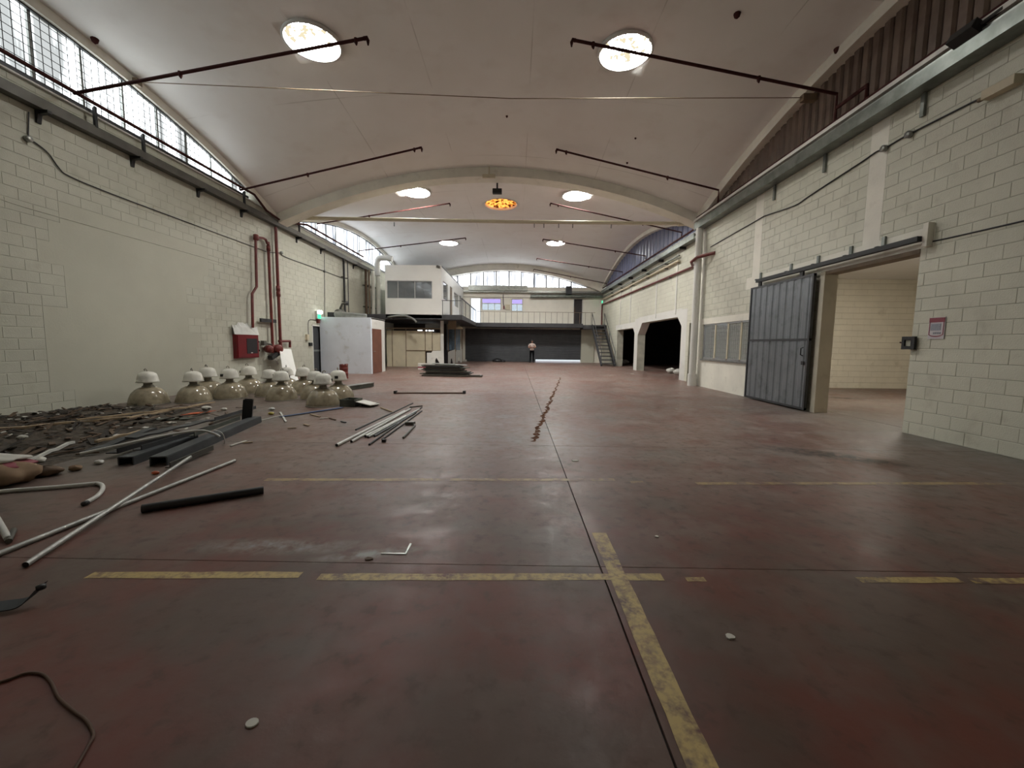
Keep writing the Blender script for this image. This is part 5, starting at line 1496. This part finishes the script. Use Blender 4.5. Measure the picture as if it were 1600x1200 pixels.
def heap_bar(name, label, cat, a, b_, wd, ht, mat, lift=.05):
    a, b_ = Vector(a), Vector(b_)
    t = thing(name, label, cat, ((a.x + b_.x) / 2, (a.y + b_.y) / 2, min(a.z, b_.z) - ht))
    n_ = 8; pts = [a.lerp(b_, k / n_) + Vector((0, 0, .008 * math.sin(k * 2.1))) for k in range(n_ + 1)]
    b = MB(); d = (b_ - a).normalized(); sd_ = Vector((d.y, -d.x, 0)).normalized()
    b.sweep([[p - sd_ * wd / 2 - Vector((0, 0, ht / 2)), p + sd_ * wd / 2 - Vector((0, 0, ht / 2)), p + sd_ * wd / 2 + Vector((0, 0, ht / 2)), p - sd_ * wd / 2 + Vector((0, 0, ht / 2))] for p in pts])
    b.build('strip', mat, t); return t
H3 = lambda u, v, z: PZ(u, v, z)
heap_bar('wooden_batten', 'long pale wooden batten on top of the heap nearest the wall', 'batten', H3(-40, 674, .10), H3(215, 651, .07), .06, .03, 'wood_light')
heap_bar('wooden_batten', 'pale wooden batten continuing the long one towards the lamps', 'batten', H3(200, 653, .08), H3(335, 628, .06), .05, .025, 'wood_light')
heap_bar('wooden_batten', 'thin pale batten just behind the long one on the heap', 'batten', H3(120, 656, .13), H3(290, 637, .08), .04, .025, 'wood_light')
heap_bar('wooden_batten', 'short wooden batten in the middle of the heap', 'batten', H3(150, 690, .09), H3(228, 672, .10), .05, .03, 'wood_light')
heap_bar('white_conduit', 'pale thin conduit sloping out of the heap above the red bag', 'conduit', H3(38, 722, .07), H3(115, 690, .12), .03, .03, 'white_tube')
pts = [H3(125, 709, .10), H3(180, 697, .14), H3(260, 680, .20), H3(310, 673, .22), H3(330, 676, .19), H3(343, 682, .12)]
tag(MB().tube(smooth_path(pts, 5), .016, 8).build('white_conduit', 'white_tube'), 'curved white conduit with a drooping end over the grey channels', 'conduit')
pts = [H3(335, 672, .2), H3(346, 676, .2), H3(351, 686, .10), H3(350, 693, .0)]
tag(MB().tube(smooth_path(pts, 5), .006, 6).build('white_wire', 'white_tube'), 'thin white wire looping down beside the curved conduit', 'wire')
def channel(label, a, b_, wd, ht):
    a, b_ = Vector(a), Vector(b_)
    t = thing('steel_channel', label, 'channel', ((a.x + b_.x) / 2, (a.y + b_.y) / 2, 0))
    d = (b_ - a).normalized(); sd_ = Vector((d.y, -d.x, 0)).normalized()
    MB().bar(a + Vector((0, 0, ht)), b_ + Vector((0, 0, ht)), wd, .015).build('web', 'beam_slate', t)
    for s in (-1, 1): MB().bar(a + sd_ * s * wd / 2 + Vector((0, 0, ht / 2)), b_ + sd_ * s * wd / 2 + Vector((0, 0, ht / 2)), .015, ht).build('flange', 'beam_slate', t)
    return t
channel('slate grey steel channel lying at the front edge of the heap', PZ(197, 727), PZ(300, 690), .15, .09)
channel('long slate grey steel channel reaching to the black upright offcut', PZ(248, 728), PZ(400, 660), .16, .10)
a, b_ = PZ(205, 700), PZ(330, 668)
heap_bar('steel_strip', 'dark flat strip lying along the grey channels', 'strip', a + Vector((0, 0, .13)), b_ + Vector((0, 0, .13)), .16, .02, 'dark_grey')
for i, (q0, q1, wd, mt, lab) in enumerate((((215, 716), (340, 676), .10, 'dark_grey', 'dark folded profile between the two grey channels'), ((262, 735), (330, 706), .05, 'tray_dark', 'narrow dark angle in front of the long grey channel'),
        ((175, 716), (262, 689), .13, 'black_iron', 'blackish flat profile behind the front grey channel'), ((300, 697), (372, 668), .07, 'sheet_green', 'dull green profile lying on the long grey channel'), ((330, 662), (395, 642), .12, 'beam_slate', 'grey profile lying behind the black upright offcut'))):
    a, b_ = PZ(*q0), PZ(*q1); z_ = (.10, .03, .06, .135, .05)[i]
    t = thing('steel_profile', lab, 'profile', ((a.x + b_.x) / 2, (a.y + b_.y) / 2, z_ - .02))
    d = (b_ - a).normalized(); sd_ = Vector((d.y, -d.x, 0)).normalized(); up_ = Vector((0, 0, 1))
    a.z = b_.z = z_
    MB().bar(a, b_, wd, .012).build('web', mt, t)
    MB().bar(a + sd_ * wd / 2 + up_ * .025, b_ + sd_ * wd / 2 + up_ * .025, .012, .06).build('lip', mt, t)
a, b_ = PZ(140, 712), PZ(240, 684)
heap_bar('steel_strip', 'grey flat strip at the front of the heap beside the small scraps', 'strip', a + Vector((0, 0, .05)), b_ + Vector((0, 0, .14)), .12, .02, 'beam_slate')
c = PZ(388, 661)
t = thing('black_offcut', 'black square tube offcut standing upright at the end of the channels', 'offcut', (c.x, c.y, 0))
R = Matrix.Rotation(.5, 3, 'Z') @ Matrix.Rotation(.10, 3, 'Y')
for dx, dy, sx, sy in ((-.065, 0, .012, .14), (.065, 0, .012, .14), (0, -.065, .14, .012), (0, .065, .14, .012)): MB().obox(Vector((c.x, c.y, .21)) + R @ Vector((dx, dy, 0)), (sx, sy, .40), R).build('side', 'black_rubber', t)
# red and white bag
def lumpy(name, label, cat, c, size, mat, seed, flat=.0, parts=None):
    b = MB(); rr_ = random.Random(seed); n_, m_ = 16, 10; vs, fs = [], []
    ph = [rr_.uniform(0, 6.3) for _ in range(6)]
    for j in range(m_ + 1):
        th = math.pi * j / m_
        for i in range(n_):
            a_ = 2 * math.pi * i / n_
            k = 1 + .16 * math.sin(3 * a_ + ph[0]) * math.sin(th * 2 + ph[1]) + .10 * math.sin(5 * a_ + ph[2]) + rr_.uniform(-.05, .05)
            x, y, z = math.sin(th) * math.cos(a_) * k, math.sin(th) * math.sin(a_) * k, math.cos(th) * (1 + .1 * math.sin(4 * a_ + ph[3]))
            vs.append((c[0] + x * size[0], c[1] + y * size[1], c[2] + max(-1.0, z) * size[2] + size[2] * .9))
    for j in range(m_):
        for i in range(n_): fs.append((j * n_ + i, j * n_ + (i + 1) % n_, (j + 1) * n_ + (i + 1) % n_, (j + 1) * n_ + i))
    b.add(vs, fs, True)
    return b
a = PZ(22, 757)
t = thing('bulk_bag', 'collapsed red and white bag at the front of the heap, left frame edge', 'bag', (a.x - .1, a.y, 0))
lumpy('', '', '', (a.x - .16, a.y + .02, .0), (.34, .20, .11), 'cardboard', 5).build('body', 'cardboard', t)
lumpy('', '', '', (a.x - .24, a.y + .05, .13), (.32, .17, .045), 'sign_red', 6).build('red_band', 'sign_red', t)
lumpy('', '', '', (a.x - .30, a.y + .09, .19), (.30, .14, .035), 'paper', 7).build('white_top', 'paper', t)
a = PZ(72, 742); tag(lumpy('', '', '', (a.x, a.y, 0), (.16, .1, .05), 'wood_dark', 8).build('dirt_clod', 'wood_dark'), 'dark dirt clod beside the red and white bag', 'dirt')
for i, (u, v, s_, mt, nm, lab) in enumerate(((322, 640, .09, 'paper', 'paper_ball', 'crumpled white paper in front of the third lamp'), (350, 641, .06, 'paper', 'paper_ball', 'small crumpled paper beside the pale batten end'),
        (425, 641, .06, 'plastic_white', 'plastic_piece', 'white plastic piece near the blue strip'), (424, 648, .055, 'plastic_yellow', 'plastic_piece', 'orange-yellow plastic piece beside the blue strip'),
        (287, 708, .045, 'plastic_yellow', 'plastic_piece', 'yellowish scrap on the front edge of the grey channel'), (155, 725, .05, 'plastic_white', 'plastic_piece', 'white plastic scraps at the front of the heap'),
        (243, 741, .035, 'plastic_orange', 'plastic_piece', 'bright orange scrap on the bare floor'), (118, 735, .06, 'cardboard', 'plastic_piece', 'brown crumpled scrap at the heap front'),
        (35, 685, .06, 'paper', 'paper_ball', 'white paper scrap on the heap near the wall'), (60, 722, .07, 'paper', 'paper_ball', 'white paper scrap beside the conduit above the bag'))):
    hh = heap_h(PZ(u, v).x, PZ(u, v).y) * .9
    a = PZ(u, v, hh); tag(lumpy('', '', '', (a.x, a.y, max(0, a.z - .01)), (s_, s_ * .7, s_ * .5), mt, 30 + i).build(nm, mt), lab, 'scrap')
for i, (u0, v0, u1, v1, wd, mt, lab) in enumerate(((290, 650, 330, 645, .25, 'plastic_orange', 'faded orange flat sheet in the heap'), (228, 660, 300, 656, .20, 'sheet_green', 'dull green flat sheet in the heap'),
        (440, 652, 535, 638, .16, 'plastic_blue', 'long flat blue strip on the floor before the lamps'), (380, 665, 440, 650, .12, 'plastic_white', 'thin white strip leaning on the grey channel end'))):
    a, b_ = PZ(u0, v0), PZ(u1, v1); h0, h1 = heap_h(a.x, a.y) + .012, heap_h(b_.x, b_.y) + .012
    n_ = 8; pts = [a.lerp(b_, k / n_) for k in range(n_ + 1)]
    b = MB(); sw = Vector((0, wd / 2, 0))
    b.sweep([[Vector((p.x, p.y - wd / 2, h0 + (h1 - h0) * k / n_)), Vector((p.x, p.y + wd / 2, h0 + (h1 - h0) * k / n_)), Vector((p.x, p.y + wd / 2, h0 + (h1 - h0) * k / n_ + .008)), Vector((p.x, p.y - wd / 2, h0 + (h1 - h0) * k / n_ + .008))] for k, p in enumerate(pts)])
    tag(b.build('flat_sheet', mt), lab, 'sheet')
# loose slivers on the bare floor
SL = [(380, 693, 395, 692, 'wood_light', 'pale sliver'), (450, 670, 463, 669.5, 'wood_light', 'short pale stick'), (500, 655, 512, 654, 'paper', 'white sliver'), (515, 654, 524, 657, 'wood_dark', 'dark splinter'), (485, 648, 500, 652, 'wood_light', 'thin splinter'),
      (533, 659, 540, 661, 'dark_grey', 'dark chip'), (438, 645, 447, 660, 'white_tube', 'bent white strip'), (360, 698, 385, 690, 'paper', 'thin paper strip'), (475, 664, 483, 666, 'wood_light', 'small curl')]
for i, (u0, v0, u1, v1, mt, lab) in enumerate(SL):
    a, b_ = PZ(u0, v0), PZ(u1, v1); a.z = b_.z = .012
    where = ['below the long grey channel', 'in front of the blue strip, middle', 'right of the blue strip', 'right of the white sliver', 'just under the blue strip', 'farthest right of the splinters', 'standing off the blue strip end', 'between heap and pale sliver', 'below the blue strip'][i]
    tag(MB().bar(a, b_, .03, .012).build('splinter', mt), lab + ' on the floor ' + where, 'splinter')
for i, (u, v, w_, lab) in enumerate(((394, 1131, .022, 'small white disc on the dark foreground floor'), (1141, 996, .028, 'torn white paper fleck on the right foreground floor'), (899, 720, .05, 'white paper scrap right of the long floor joint'),
        (1026, 839, .018, 'tiny white chip beyond the yellow line end'), (1299, 643.5, .03, 'white chip on the floor of the door opening'), (988, 584, .10, 'white scrap at the foot of the concrete column'), (576, 874, .03, 'small dark clod beside the square cover plate'),
        (1057.5, 639.5, .04, 'white chip on the floor left of the sliding door'), (818, 613, .05, 'pale chip beside the rust stain'))):
    a = PZ(u, v); n_ = 14; r_ = random.Random(60 + i); jag = 0 if i == 0 else .4
    b = MB().prism([(a.x + w_ * math.cos(2 * math.pi * k / n_) * (1 - jag * r_.random()), a.y + w_ * .8 * math.sin(2 * math.pi * k / n_) * (1 - jag * r_.random()), .001) for k in range(n_)], (0, 0, .006))
    tag(b.build('floor_fleck', 'wood_dark' if i == 6 else 'paper'), lab, 'fleck')
# bags in the dark store
for i, (u, v, s_) in enumerate(((975, 567, .32), (1049, 569, .24), (1062, 570, .26))):
    a = PX(u, v, XR2 + 1.2)
    yy = a.y; P_ = Vector((XR2 + 1.0, yy, 0))
    lab = ['pale sack inside the far dark opening by the stairs', 'left pale bundle deep in the near dark opening', 'right pale bundle deep in the near dark opening'][i]
    tag(lumpy('', '', '', (a.x, yy, 0), (s_, s_ * .8, s_ * .6), 'paper', 70 + i).build('sack', 'paper'), lab, 'sack')
